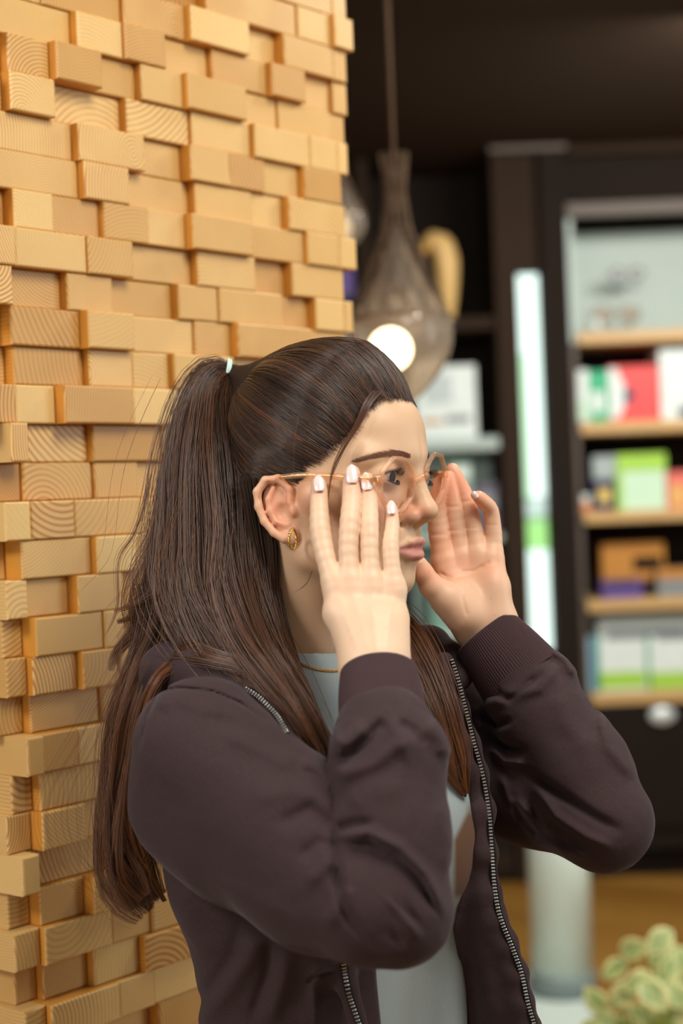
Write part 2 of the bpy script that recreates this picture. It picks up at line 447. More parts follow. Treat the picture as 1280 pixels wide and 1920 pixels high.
# dark panelling and posts of the fitted shelving (structure)
def trim(n, lo, hi, mat): tag(wbox('trim_%d' % n, lo, hi, mat), kind='structure')
M_TRIM = plain('grey_brown_trim', (92, 80, 72), .5, .3)
xa, xb, xc_, xd = X(943, 900), X(984, 900), X(1030, 900), X(1078, 900)
xR = X(1500, 900)
trim(1, (xa, YB, 0), (xb, YB+.6, CZ-.003), M_DARKW)                        # post left of the window
trim(2, (xc_, YB-.03, 0), (xd, YB+.6, CZ-.003), M_BLACKW)                 # post right of the window
zt = Z(1000, 505)
trim(3, (xb, YB+.01, zt), (xc_, YB+.5, CZ-.004), M_DARKW)
trim(4, (xa-.01, YB-.05, Z(1000, 287)), (xd+.01, YB-.032, Z(1000, 270)), M_TRIM)
trim(5, (xd+.012, YB-.04, Z(1170, 290)), (xR, YB-.025, Z(1170, 272)), M_DARKW)
trim(6, (xd+.001, YB+.02, Z(1170, 405)), (xR, YB+.08, CZ-.004), M_BLACKW)
trim(7, (xd+.001, YB-.03, Z(1170, 404)), (xR, YB+.018, Z(1170, 380)), M_TRIM)
# window: bright daylight and greenery outside
def outside_mat():
    t = NT('daylight_and_greenery'); tc = t.n('ShaderNodeTexCoord'); sx = t.n('ShaderNodeSeparateXYZ'); t.l(tc.outputs['Object'], sx.inputs[0])
    z = sx.outputs[2]
    def band(c, w): return t.math('LESS_THAN', t.math('ABSOLUTE', t.math('SUBTRACT', z, c)), w)
    g = t.math('MULTIPLY', band(Z(1000, 1000), .07), .85)
    g2 = t.math('MULTIPLY', t.math('MULTIPLY', band(Z(1000, 800), .3), t.math('LESS_THAN', sx.outputs[0], X(998, 800)-.0)), .7)
    c = t.mix(g, lin(226, 248, 238), lin(120, 190, 70)); c = t.mix(g2, c, lin(150, 205, 140))
    c = t.mix(t.math('MULTIPLY', band(Z(1000, 955), .05), .6), c, lin(120, 135, 130))
    t.l(c, t.b.inputs['Emission Color']); t.set(Emission_Strength=1.7, Base_Color=(0, 0, 0, 1)); return t.m
w = wbox('window_1', (xb+.001, YB+.12, Z(1000, 1225)), (xc_-.001, YB+.13, zt-.002), outside_mat()); tag(w, kind='structure')
trim(8, (xb, YB+.1, 0), (xc_, YB+.45, Z(1000, 1227)), M_DARKW)
M_CLEAR = glass('window_glass', (240, 250, 246), 0, 1.05)

# right shelf unit
def shelf_unit():
    root = empty('shelf_unit', (X(1200, 900), YB+.2, 0), 'tall dark shelf unit with oak boards on the right, stocked with boxes', 'shelf unit')
    x0, x1 = xd+.002, X(1420, 900); D = .36; zb = Z(1170, 1312); ztp = Z(1170, 406)
    mb = MB(); mb.box(((x0+x1)/2, YB+D+.01, (ztp+zb)/2), (x1-x0, .02, ztp-zb)); mb.build('back_panel', M_BLACKW, root)
    for xx in (x0+.012, x1-.012):
        MB().box((xx, YB+D/2, (Z(1170, 640)+zb)/2), (.024, D-.002, Z(1170, 640)-zb), bev=.002).build('side_panel', M_TRIM if xx < x0+.1 else M_BLACKW, root)
        MB().box((xx, YB+D/2, (Z(1170, 640)+ztp)/2), (.024, D-.002, ztp-Z(1170, 640)-.001), bev=.002).build('side_panel', M_GREYP, root)
    mb = MB(); mb.box(((x0+x1)/2, YB+D-.006, (ztp+Z(1170, 628))/2), (x1-x0-.05, .008, ztp-Z(1170, 625))); mb.build('grey_backing', M_GREYP, root)['label'] = 'pale grey-green backing of the top bay'
    for y in (632, 801, 968, 1134, 1309):
        z = Z(1170, y); MB().box(((x0+x1)/2, YB+D/2-.012, z), (x1-x0-.05, D+.02, .046), bev=.004).build('shelf_board', M_SHELF, root)
    # base cabinet
    cb = MB(); z0 = Z(1200, 1662); cb.box(((x0+x1)/2, YB+.17, (zb-.024+.1)/2+.02), (x1-x0, .38, zb-.024-.1)); cb.build('base_cabinet', M_BLACKW, root)
    xm = X(1345, 1500)
    for (a, b) in ((x0+.02, xm-.004), (xm+.004, x1-.004)):
        d = MB().box(((a+b)/2, YB-.032, (zb+.16)/2-.0), (b-a, .02, zb-.26), bev=.004).build('cabinet_door', M_BLACKW, root)
        if a < xm-.1:
            kc = bw(1240, 1341, YB-.045)
            k = MB(); k.lathe((kc[0], kc[1]-.0, kc[2]), [(.0, .001), (.030, .0), (.042, -.006), (.044, -.012), (.036, -.02), (.0, -.024)], 28, axis=(0, 1, 0), cap=False)
            for i, v in enumerate(k.v): k.v[i] = (kc[0]+(v[0]-kc[0])*1.2, v[1], kc[2]+(v[2]-kc[2])*.82)
            k.build('knob', M_STEEL, d, smooth=True)['label'] = 'oval pale metal knob'
    tk = MB().box(((x0+x1)/2, YB+.2, .05), (x1-x0-.04, .3, .098)); tk.build('plinth', M_BLACKW, root)
    return root, x0, x1
shelf_unit()
def carton(px, mats, label, cat='box', group=None, depth=.14, Y=None, name='carton', lid=None):
    """a printed carton: body plus coloured panels lying on its front"""
    x0, y0, x1, y1 = px; Y = Y or YB+.05
    root = empty(name, bw((x0+x1)/2, y1, Y), label, cat, group)
    pxbox('box_body', x0, y0, x1, y1, Y, depth, mats[0], root)
    for (n_, a, b, c, d, m) in mats[1]:
        pxbox(n_, x0+(x1-x0)*a, y0+(y1-y0)*b, x0+(x1-x0)*c, y0+(y1-y0)*d, Y-.0025, .003, m, root, .0005)
    return root
def cm(n, rgb, r=.45): return plain(n, rgb, r, .4, noise_amt=.03)
mG = cm('teal_green_print', (40, 168, 120)); mR = cm('coral_red_print', (226, 74, 74)); mN = cm('navy_print', (52, 50, 84)); mL = cm('lime_green_print', (160, 206, 74))
mPa = cm('pale_green_print', (196, 226, 200)); mP = cm('violet_print', (96, 72, 140)); mO = cm('amber_card', (190, 128, 52)); mY = cm('yellow_print', (216, 190, 96)); mS = cm('rose_red_print', (222, 110, 100))
mB = cm('pale_blue_print', (170, 200, 214)); mGr = cm('grey_print', (128, 134, 138)); mOr = cm('orange_print', (222, 130, 70))
carton((1066, 694, 1104, 792), (M_WHITE, [('mint_panel', .1, .6, .9, .95, mPa)]), 'narrow white carton at the left end of the second shelf')
carton((1105, 695, 1140, 793), (mG, [('white_panel', .15, .4, .75, .8, M_WHITE)]), 'teal green carton with white patch beside the red box')
rb = carton((1141, 686, 1235, 790), (mR, [('white_panel', .0, .05, .2, .95, M_WHITE)]), 'coral red carton with white wedge and dark triangle on second shelf', depth=.2)
def tri(px, Y, m, nm, root, t=.004):
    P = [bw(x, y, Y) for x, y in px]; mb = MB(); n = len(P)
    mb.add([p for p in P]+[p+np.array([0, t, 0]) for p in P], [tuple(range(n)), tuple(range(n, 2*n))[::-1]]+[(i, (i+1) % n, n+(i+1) % n, n+i) for i in range(n)]); return mb.build(nm, m, root)
tri([(1158, 700), (1158, 785), (1182, 742)], YB+.044, M_WHITE, 'white_wedge', rb); tri([(1170, 722), (1195, 742), (1170, 760)], YB+.041, mN, 'dark_triangle', rb)
carton((1237, 655, 1300, 788), (M_WHITE, [('navy_panel', .55, .8, .95, .95, mN)]), 'tall white carton at the right edge of the second shelf', depth=.2)
carton((1078, 928, 1106, 960), (M_WHITE, [('orange_panel', .0, .45, 1, 1, mOr)]), 'small white and orange pack at the left of third shelf', depth=.08)
carton((1111, 855, 1153, 957), (mN, [('grey_top', .0, .0, 1, .42, cm('silver_print', (160, 172, 172))), ('yellow_patch', .25, .6, .8, .85, mY)]), 'navy carton with silver top and yellow patch on third shelf')
carton((1156, 851, 1248, 957), (mPa, [('lime_panel', 0, 0, 1, .3, mL), ('lime_side', 0, .3, .12, 1, mL)]), 'wide pale green carton with lime top on third shelf', depth=.2)
carton((1250, 884, 1300, 955), (mS, [('cream_panel', .25, .35, .6, .9, mY)]), 'rose red carton at the right edge of third shelf')
carton((1128, 1018, 1246, 1090), (mO, [('dark_panel', .5, .35, .95, .7, M_BLACKW)]), 'amber card display box on fourth shelf', Y=YB+.12)
carton((1128, 1088, 1205, 1124), (mP, [('dark_strip', .1, 0, .9, .3, mN)]), 'flat violet box at the front of the fourth shelf', depth=.1, Y=YB+.01)
carton((1232, 1066, 1300, 1120), (mGr, [('amber_strip', 0, 0, 1, .35, mO)]), 'grey and amber pack at the right of fourth shelf', depth=.1)
carton((1090, 1196, 1116, 1300), (mB, [('blue_strip', .7, 0, 1, 1, cm('blue_print', (70, 130, 170)))]), 'slim pale blue carton at the left of lowest shelf')
for i, (a, b, lb) in enumerate(((1119, 1212, 'left-hand white carton with lime band on lowest shelf'), (1214, 1304, 'right-hand white carton with lime band on lowest shelf, at frame edge'))):
    carton((a, 1192, b, 1301), (M_WHITE, [('lime_band', .04, .62, .98, .9, mL), ('green_edge', 0, 0, .05, 1, mG), ('grey_strip', .2, .0, 1, .06, mGr)]), lb, group='white and lime cartons on the lowest shelf', depth=.2)
carton((1119, 1152, 1304, 1187), (cm('grey_white_card', (176, 186, 184)), [('grey_strip', .1, .75, .9, 1, mGr)]), 'flat grey-white box lying on the lime banded cartons', depth=.2)
# spectacles on the top shelf
def specs(cx, cy, w, mat, label, Y, name='sunglasses', stand=True):
    c = bw(cx, cy, Y); root = empty(name, (c[0], c[1], Z(cx, 622, Y)), label, 'glasses')
    wr = w/FPX*Y
    for s in (-1, 1):
        cc = c + np.array([s*wr*.26, 0, 0]); mb = MB()
        mb.tube([cc+np.array([math.cos(a)*wr*.2, 0, math.sin(a)*wr*.16]) for a in np.linspace(0, 2*math.pi, 24, endpoint=False)], .0035, 8, closed=True); mb.build('rim', mat, root, True)
        MB().lathe(cc, [(0, .001), (wr*.17, .0005), (wr*.17, -.0005), (0, -.001)], 20, axis=(0, 1, 0), cap=False).build('lens', mat, root)
        MB().tube([cc+np.array([s*wr*.21, 0, .01]), cc+np.array([s*wr*.25, .06, .012]), cc+np.array([s*wr*.25, .12, -.01])], .0025, 6).build('temple_arm', mat, root, True)
    MB().tube([c+np.array([-wr*.08, 0, .006]), c+np.array([0, -.003, .012]), c+np.array([wr*.08, 0, .006])], .003, 8).build('bridge', mat, root, True)
    if stand:
        MB().tube([c+np.array([0, .01, .0]), (c[0], c[1]+.01, Z(cx, 622, Y)+.001)], .003, 8).build('stand_rod', M_WHITE, root, True)
M_SPEC = plain('dark_spectacle_frame', (40, 38, 44), .3, .5); M_SPEC2 = plain('tortoise_frame', (110, 92, 60), .3, .5)
specs(1176, 514, 66, M_SPEC, 'black sunglasses raised on a rod on the top shelf', YB+.16)
specs(1155, 590, 95, M_SPEC2, 'tortoiseshell spectacles standing low on the top shelf', YB+.1)
m = MB(); c = bw(1117, 612, YB+.06); m.lathe((c[0], c[1], Z(1117, 618, YB+.06)), [(.022, 0), (.024, .01), (.018, .03), (.006, .045), (0, .046)], 20); tag(m.build('lens_cloth', M_WHITE, None, True), 'small white crumpled lens cloth on the top shelf', 'cloth')

# left shelving, mostly in shade
def cm(n, rgb, r=.45): return plain(n, rgb, r, .4, noise_amt=.03)
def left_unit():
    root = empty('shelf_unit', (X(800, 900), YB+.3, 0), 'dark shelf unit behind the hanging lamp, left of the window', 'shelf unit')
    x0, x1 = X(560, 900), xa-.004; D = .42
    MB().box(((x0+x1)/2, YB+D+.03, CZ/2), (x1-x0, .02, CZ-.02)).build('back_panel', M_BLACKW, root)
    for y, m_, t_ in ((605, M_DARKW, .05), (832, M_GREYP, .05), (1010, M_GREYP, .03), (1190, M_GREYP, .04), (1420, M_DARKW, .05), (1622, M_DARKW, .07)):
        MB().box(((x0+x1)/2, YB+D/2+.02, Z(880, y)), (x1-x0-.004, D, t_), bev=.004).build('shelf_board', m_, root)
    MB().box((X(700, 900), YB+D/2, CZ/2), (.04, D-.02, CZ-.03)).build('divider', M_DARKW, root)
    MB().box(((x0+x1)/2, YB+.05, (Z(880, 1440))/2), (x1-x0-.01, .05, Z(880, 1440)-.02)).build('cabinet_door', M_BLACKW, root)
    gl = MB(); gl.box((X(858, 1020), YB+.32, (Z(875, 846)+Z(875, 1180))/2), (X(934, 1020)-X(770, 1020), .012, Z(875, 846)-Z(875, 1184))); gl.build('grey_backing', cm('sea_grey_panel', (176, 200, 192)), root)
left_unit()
carton((778, 686, 893, 826), (M_WHITE, [('grey_panel', .15, .12, .6, .5, cm('pale_grey_print', (186, 196, 198))), ('grey_print_strip', .5, .66, .9, .76, mGr), ('brown_strip', .1, .72, .45, .78, mO)]), 'large white carton with grey panel on the shelf behind the lamp', depth=.25)
carton((636, 500, 664, 560), (mP, [('dark_strip', 0, .85, 1, 1, mN)]), 'violet carton peeking past the edge of the wooden pillar', depth=.15)
carton((636, 612, 668, 700), (mB, [('white_strip', 0, .7, 1, 1, M_WHITE)]), 'pale blue carton behind the pillar edge, left of the lamp', depth=.15)
carton((842, 868, 884, 940), (cm('sage_print', (140, 168, 156)), [('white_strip', .1, .1, .9, .4, M_WHITE)]), 'sage green carton on the grey shelf right of face', depth=.12)
carton((890, 905, 934, 1004), (cm('dusk_violet_print', (92, 84, 100)), [('grey_strip', .1, .2, .9, .5, mGr)]), 'dusky violet carton behind the raised fingers', depth=.12)
carton((806, 1066, 936, 1180), (cm('sea_green_print', (120, 158, 142)), [('white_strip', .1, .3, .9, .5, M_WHITE)]), 'sea green carton low behind the raised hand', depth=.2)
# wooden bird
def bird():
    Y = YB+.12; P = lambda x, y: bw(x, y, Y); root = empty('wooden_bird', P(838, 600), 'pale wooden bird ornament with hooked head on the upper shelf', 'ornament')
    pts = [P(840, 596), P(840, 560), P(838, 525), P(836, 490), P(828, 460), P(810, 452), P(796, 462)]
    pts2 = [pts[0]]
    K = 30; t = np.linspace(0, len(pts)-1, K); A = np.array(pts); Q = np.array([[np.interp(tt, range(len(pts)), A[:, k]) for k in range(3)] for tt in t])
    r = np.interp(t, [0, 1, 2, 3, 4, 5, 6], [.022, .034, .044, .05, .048, .04, .022])
    MB().tube(Q, r, 20).build('body', cm('turned_beech', (226, 184, 116)), root, True)
    MB().tube([P(800, 462), P(790, 472), P(784, 478)], [.022, .012, .002], 12).build('beak', cm('honey_wood', (206, 150, 70)), root, True)
    MB().lathe(P(840, 603), [(.05, 0), (.05, .012), (.02, .018)], 24).build('foot', M_SHELF, root, True)
bird()

# pendant lamps
def pendant(cx, ytop, ybot, Y, wpx, label, lit=True, ceil=CZ):
    cb = bw(cx, ybot, Y); s = Y/FPX; H = (ybot-ytop)*s; R = wpx*s/2
    root = empty('pendant_lamp', (cb[0], cb[1], cb[2]), label, 'pendant lamp', 'hanging glass pendant lamps')
    prof = []
    for t in np.linspace(0, 1, 40):
        if t < .55: r = R*math.sin(math.pi/2*min(1, (t/.42)) ** .8) if t < .42 else R*(1-.12*((t-.42)/.13)**2)
        else: r = R*(.88-.80*((t-.55)/.45)**.75)
        prof.append((max(r, .002), t*H))
    inn = [(max(r-.0018, .001), z+.0012) for r, z in prof][::-1]
    mb = MB(); mb.lathe(cb, prof+inn, 48, cap=False); mb.build('lamp_shade', M_LAMPGLASS, root, True)['label'] = 'smoky teardrop glass shade'
    # dark woven sleeve over the neck: many thin cords
    M_CORD = plain('dark_brown_cord', (98, 78, 62), .8, .2)
    mb = MB(); z0, z1, z2 = H*.50, H*1.0, H*1.42
    for j in range(28):
        a = 2*math.pi*j/28; pts = []
        for t in np.linspace(0, 1, 14):
            z = z0+(z2-z0)*t; rr = np.interp(z/H, [.5, .62, .8, 1.0, 1.2, 1.42], [.93*R, .80*R, .52*R, .27*R, .17*R, .26*R])+.002
            aa = a+t*1.3*(1 if j % 2 else -1); pts.append(cb+np.array([rr*math.cos(aa), rr*math.sin(aa), z]))
        mb.tube(pts, .0016, 4, caps=False)
    mb.build('cord_sleeve', M_CORD, root, True)['label'] = 'dark woven cord sleeve'
    mb = MB(); ring = [cb+np.array([.94*R*math.cos(a), .94*R*math.sin(a), z0]) for a in np.linspace(0, 2*math.pi, 40, endpoint=False)]
    mb.tube(ring, .003, 8, closed=True); mb.build('brass_ring', plain('aged_brass', (120, 92, 60), .4, .5, metal=.8), root, True)
    MB().tube([cb+np.array([0, 0, z2-.03]), (cb[0], cb[1], ceil)], .0045, 8).build('cable', M_CORD, root, True)
    MB().lathe(cb+np.array([0, 0, H*.62]), [(.016, 0), (.019, .01), (.019, .05), (.01, .065)], 20).build('socket', M_CORD, root, True)
    MB().tube([cb+np.array([0, 0, H*.66]), cb+np.array([0, 0, z2])], .004, 8).build('inner_cable', M_CORD, root, True)
    b = MB(); br = .040*Y/3.0; bc = cb+np.array([-.02*Y/3, 0, H*.33])
    b.lathe(bc, [(br*math.sin(t), -br*math.cos(t)) for t in np.linspace(0.001, math.pi*.95, 24)], 28)
    bo = b.build('bulb', emis('glowing_bulb' if lit else 'dim_bulb', (255, 238, 205), 9 if lit else .8), root, True); bo['label'] = 'glowing round bulb' if lit else 'round bulb'
    return root
pendant(756, 430, 765, 3.0, 196, 'teardrop glass pendant lamp with glowing bulb and dark cord sleeve, above her forehead')
pendant(640, 332, 476, 4.2, 94, 'pale glass pendant lamp half hidden by the wooden pillar', lit=False)

# white pedestal on a low plinth
def pedestal():
    Y = 4.9; c = bw(1057, 1880, Y)
    c[2] = .007; root = empty('pedestal', (c[0], Y, c[2]), 'pale glossy round pedestal with grey base, below the far elbow', 'pedestal')
    R = 58/FPX*Y; H = Z(1061, 1480, Y)-c[2]
    t = NT('pale_glossy_lacquer'); t.l(t.mix(t.noise(2.2, 2), lin(200, 220, 208), lin(226, 240, 232)), t.b.inputs['Base Color']); t.set(Roughness=.18)
    MB().lathe(c, [(R, .06), (R, H-.01), (R-.01, H)], 48).build('column', t.m, root, True)
    MB().lathe(c, [(R*1.06, 0.0), (R*1.06, .062), (R*1.02, .066)], 48).build('grey_base', cm('grey_lacquer', (128, 142, 142)), root, True)
    MB().lathe(c+np.array([0, 0, H]), [(R*1.05, 0), (R*1.07, .01), (R*1.05, .03)], 48).build('top_plate', M_WHITE, root, True)
    pl = wbox('floor_mat', (X(930, 1880, 4.9), 4.0, 0.0), (X(1108, 1880, 4.9), 5.12, .0065), cm('off_white_mat', (214, 224, 216)))
    tag(pl, 'thin off-white floor mat under the round pedestal at the bottom edge', 'mat')
pedestal()

# variegated plant
def plant():
    Y = 3.1; base = bw(1215, 2080, Y); root = empty('potted_plant', (base[0], Y, 0), 'leafy variegated plant with cream-edged green leaves in bottom right corner', 'plant')
    t = NT('variegated_leaf'); at = t.n('ShaderNodeVertexColor', layer_name='leaf'); t.l(at.outputs[0], t.b.inputs['Base Color']); t.set(Roughness=.4, Subsurface_Weight=.1)
    mleaf = t.m; mst = cm('green_stem', (150, 160, 60)); msoil = cm('terracotta', (176, 112, 70))
    rr = random.Random(3)
    MB().lathe((base[0], Y, 0), [(.085, 0), (.12, .3), (.135, max(.32, base[2]-.04)), (.12, max(.33, base[2]-.03)), (.115, max(.3, base[2]-.06))], 36).build('pot', M_WHITE, root, True)
    stems = MB(); tips = []
    spots = [(1235,1760),(1188,1772),(1245,1785),(1150,1812),(1250,1815),(1196,1838),(1115,1868),(1225,1860),(1268,1858),(1160,1880),(1130,1910),(1205,1900),(1250,1900),(1275,1800),(1170,1925),(1110,1935),(1230,1935),(1275,1930),
             (1172,1856),(1268,1885),(1185,1960),(1140,1965),(1290,1850),(1300,1910)]
    for i, (x, y) in enumerate(spots):
        d = Y+rr.uniform(-.09, .09); p = bw(x, y+6, d)
        b = np.array([base[0]+rr.uniform(-.05, .05), Y+rr.uniform(-.05, .05), base[2]-.05])
        mid = (p+b)/2+np.array([rr.uniform(-.02, .02), 0, .03])
        stems.tube([b, mid, p], [.003, .0024, .0016], 6)
        Lf = rr.uniform(.060, .074); Wf = Lf*rr.uniform(.68, .82)
        # blade: faces viewer roughly, drooping
        ax = np.array([rr.uniform(-.7, .7), rr.uniform(-.5, .1), rr.uniform(-1, .6)]); ax /= np.linalg.norm(ax)
        nrm = np.array([rr.uniform(-.35, .35), -1, rr.uniform(.0, .55)]); nrm -= ax*(nrm@ax); nrm /= np.linalg.norm(nrm); sd = np.cross(ax, nrm)
        V = []; C = []; nu, nv = 12, 8; Fq = []
        for a in range(nu+1):
            u = a/nu; wd = Wf/2*math.sin(math.pi*u**.8)**.8 if 0 < u < 1 else 0.0005
            for b_ in range(nv+1):
                v = b_/nv*2-1; fold = abs(v)*wd*.15
                droop = -.10*Lf*(u-.5)**2*4*.4
                V.append(p+ax*(u-.5)*Lf+sd*v*wd+nrm*(fold+droop))
                edge = abs(v)+.35*math.sin(u*9+i)*.3+max(0, u-.75)
                g = lin(150, 188, 124); cr = lin(244, 243, 172)
                k = min(1, max(0, (edge-.42)*5)); 
                if abs(v) < .12: k = .75
                C.append([g[q]*(1-k)+cr[q]*k for q in range(3)])
        for a in range(nu):
            for b_ in range(nv): Fq.append((a*(nv+1)+b_, a*(nv+1)+b_+1, (a+1)*(nv+1)+b_+1, (a+1)*(nv+1)+b_))
        me = mesh_np('leaf', np.array(V), np.array(Fq)); set_col(me, 'leaf', np.array(C)); o = link('leaf', me, mleaf, root)
        md = o.modifiers.new('thick', 'SOLIDIFY'); md.thickness = .0008
    stems.build('stem', mst, root, True)
plant()

# ------------------------------------------------------------------ implicit-surface modelling (camera-aligned metres)
def smin(a, b, k):
    if k <= 0: return np.minimum(a, b)
    h = np.clip(.5+.5*(b-a)/k, 0, 1); return b*(1-h)+a*h-k*h*(1-h)
def smax(a, b, k): return -smin(-a, -b, k)
def ell(P, c, r, A=None):
    q = P-np.asarray(c, float)
    if A is not None: q = q@np.asarray(A, float).T
    r = np.asarray(r, float); k0 = np.linalg.norm(q/r, axis=-1); k1 = np.linalg.norm(q/(r*r), axis=-1)
    return np.where(k1 > 1e-9, k0*(k0-1)/np.maximum(k1, 1e-9), -r.min())
def cone(P, a, b, ra, rb, sc=None):
    """rounded cone; sc=(axis, factor) flattens the section along an axis"""
    a = np.asarray(a, float); b = np.asarray(b, float)
    if sc is not None:
        ax, k = sc; ax = np.asarray(ax, float); ax = ax/np.linalg.norm(ax)
        P = P + np.outer((P-a)@ax, ax)*(1/k-1); b = b + ax*((b-a)@ax)*(1/k-1)
    ab = b-a; t = np.clip((P-a)@ab/max(ab@ab, 1e-12), 0, 1)
    return np.linalg.norm(P-a-t[:, None]*ab, axis=-1)-(ra+(rb-ra)*t)
def chain(P, pts, rads, k=0.0, sc=None):
    d = None
    for i in range(len(pts)-1):
        c = cone(P, pts[i], pts[i+1], rads[i], rads[i+1], sc); d = c if d is None else smin(d, c, k)
    return d
def polydist(XY, pts):                   # unsigned distance to an open polyline in 2-D, and the running parameter
    best = np.full(len(XY), 1e9); par = np.zeros(len(XY))
    for i in range(len(pts)-1):
        a = np.asarray(pts[i]); ab = np.asarray(pts[i+1])-a
        t = np.clip((XY-a)@ab/max(ab@ab, 1e-12), 0, 1); d = np.linalg.norm(XY-a-t[:, None]*ab, axis=-1)
        m = d < best; best = np.where(m, d, best); par = np.where(m, (i+t)/(len(pts)-1), par)
    return best, par
def polysd(XY, pts):                     # signed distance to a closed polygon, negative inside
    d = polydist(XY, list(pts)+[pts[0]])[0]; ins = np.zeros(len(XY), bool); n = len(pts)
    for i in range(n):
        x1, y1 = pts[i]; x2, y2 = pts[(i+1) % n]
        c = ((y1 > XY[:, 1]) != (y2 > XY[:, 1])) & (XY[:, 0] < (x2-x1)*(XY[:, 1]-y1)/(y2-y1+1e-15)+x1); ins ^= c
    return np.where(ins, -d, d)
def grow(sdf, lo, hi, h, margin=.004):
    """surface nets over sdf, refined only where the surface may pass"""
    lo = np.array(lo, float); hi = np.array(hi, float); B = 8
    nb = np.ceil((hi-lo)/(h*B)).astype(int); n = nb*B+1
    gx, gy, gz = [lo[i]+(np.arange(nb[i])+.5)*B*h for i in range(3)]
    C = np.stack(np.meshgrid(gx, gy, gz, indexing='ij'), -1).reshape(-1, 3)
    dc = np.concatenate([sdf(C[i:i+200000]) for i in range(0, len(C), 200000)])
    R = B*h*math.sqrt(3)/2*1.15+margin; act = np.abs(dc) < R
    G = np.empty(n, np.float32)
    dcb = dc.reshape(nb)
    G[:-1, :-1, :-1] = np.repeat(np.repeat(np.repeat(dcb, B, 0), B, 1), B, 2); G[-1] = 1; G[:, -1] = 1; G[:, :, -1] = 1
    ai = np.argwhere(act.reshape(nb)); off = np.stack(np.meshgrid(*[np.arange(B+1)]*3, indexing='ij'), -1).reshape(-1, 3)
    for s in range(0, len(ai), 300):
        I = (ai[s:s+300, None, :]*B+off[None]).reshape(-1, 3)
        G[I[:, 0], I[:, 1], I[:, 2]] = sdf(lo+I*h)
    G[0] = 1; G[:, 0] = 1; G[:, :, 0] = 1; G[-1] = 1; G[:, -1] = 1; G[:, :, -1] = 1
    Sg = G < 0
    c8 = np.zeros(tuple(n-1), np.int8)
    for a in (0, 1):
        for b in (0, 1):
            for c in (0, 1): c8 += Sg[a:n[0]-1+a, b:n[1]-1+b, c:n[2]-1+c]
    cells = np.argwhere((c8 > 0) & (c8 < 8)); idx = np.full(tuple(n-1), -1, np.int32); idx[cells[:, 0], cells[:, 1], cells[:, 2]] = np.arange(len(cells))
    acc = np.zeros((len(cells), 3)); cnt = np.zeros(len(cells))
    cor = [(a, b, c) for a in (0, 1) for b in (0, 1) for c in (0, 1)]
    val = {k: G[cells[:, 0]+k[0], cells[:, 1]+k[1], cells[:, 2]+k[2]].astype(float) for k in cor}
    for i in range(8):
        for j in range(i+1, 8):
            p, q = np.array(cor[i]), np.array(cor[j])
            if np.abs(p-q).sum() != 1: continue
            a, b = val[cor[i]], val[cor[j]]; m = (a < 0) != (b < 0); t = np.where(m, a/np.where(np.abs(a-b) < 1e-12, 1, a-b), 0)
            acc += m[:, None]*(p+t[:, None]*(q-p)); cnt += m
    V = lo+(cells+acc/np.maximum(cnt, 1)[:, None])*h
    F = []
    for ax in range(3):
        o1, o2 = (ax+1) % 3, (ax+2) % 3
        sl0 = [slice(None)]*3; sl1 = [slice(None)]*3; sl0[ax] = slice(0, -1); sl1[ax] = slice(1, None)
        e = np.argwhere(Sg[tuple(sl0)] != Sg[tuple(sl1)]); e = e[(e[:, o1] > 0) & (e[:, o2] > 0) & (e[:, o1] < n[o1]-1) & (e[:, o2] < n[o2]-1)]
        ins = Sg[e[:, 0], e[:, 1], e[:, 2]]
        u1 = np.zeros(3, int); u1[o1] = 1; u2 = np.zeros(3, int); u2[o2] = 1
        q = [e-u1-u2, e-u2, e, e-u1]; Q = np.stack([idx[k[:, 0], k[:, 1], k[:, 2]] for k in q], 1)
        Q = np.where(ins[:, None], Q, Q[:, ::-1]); F.append(Q)
    F = np.concatenate(F); F = F[(F >= 0).all(1)]
    return V, F
def keep_big(V, F, min_share=.02):
    par = np.arange(len(V))
    for _ in range(60):
        m = par[F].min(1); new = par.copy()
        for k in range(4): np.minimum.at(new, F[:, k], m)
        new = new[new]
        if (new == par).all(): break
        par = new
    while True:
        n2 = par[par]
        if (n2 == par).all(): break
        par = n2
    u, c = np.unique(par, return_counts=True); ok = np.isin(par, u[c > min_share*len(V)])
    mp = np.cumsum(ok)-1; return V[ok], mp[F[ok[F].all(1)]]
def hitdepth(sdf, px, py, d0=1.0, d1=1.75, off=0.0):
    """first depth along the sight line of pixels (arrays) at which sdf < off"""
    px = np.atleast_1d(np.asarray(px, float)); py = np.atleast_1d(np.asarray(py, float))
    dirs = np.stack([(px-CX)/FPX, (CY-py)/FPX, np.ones(len(px))], 1); d = np.full(len(px), d0)
    for _ in range(90):
        s = sdf(dirs*d[:, None])-off; d = np.minimum(d+np.maximum(s*.75, 0), d1)
        if (s < 2e-4).all(): break
    return dirs*d[:, None]
def surf_obj(name, V, F, mat, parent, smooth=True):
    return link(name, mesh_np(name, c2w(V), F[:, ::-1] if False else F, smooth), mat, parent)

# ------------------------------------------------------------------ head frame
HO = np.array([-.0092, .0047, 1.469]); HA = math.radians(30)
HF = np.array([math.cos(HA), 0, -math.sin(HA)]); HS = np.array([-math.sin(HA), 0, -math.cos(HA)]); HU = np.array([0, 1.0, 0])
HM = np.stack([HF, HS, HU])               # rows: forward, towards camera side, up
def h2c(q): return HO + np.asarray(q, float)@HM
def c2h(P): return (np.asarray(P, float)-HO)@HM.T
def px2h(px, py, s):                      # head coordinates of a pixel at a given sideways offset
    kx, ky = (px-CX)/FPX, (CY-py)/FPX     # X = kx*D ; D = HO.z - .5 f - .866 s
    f = (kx*(HO[2]-math.cos(HA)*s)-HO[0]+math.sin(HA)*s)/(math.cos(HA)+kx*math.sin(HA))
    D = HO[2]-math.sin(HA)*f-math.cos(HA)*s
    return np.array([f, s, ky*D-HO[1]])

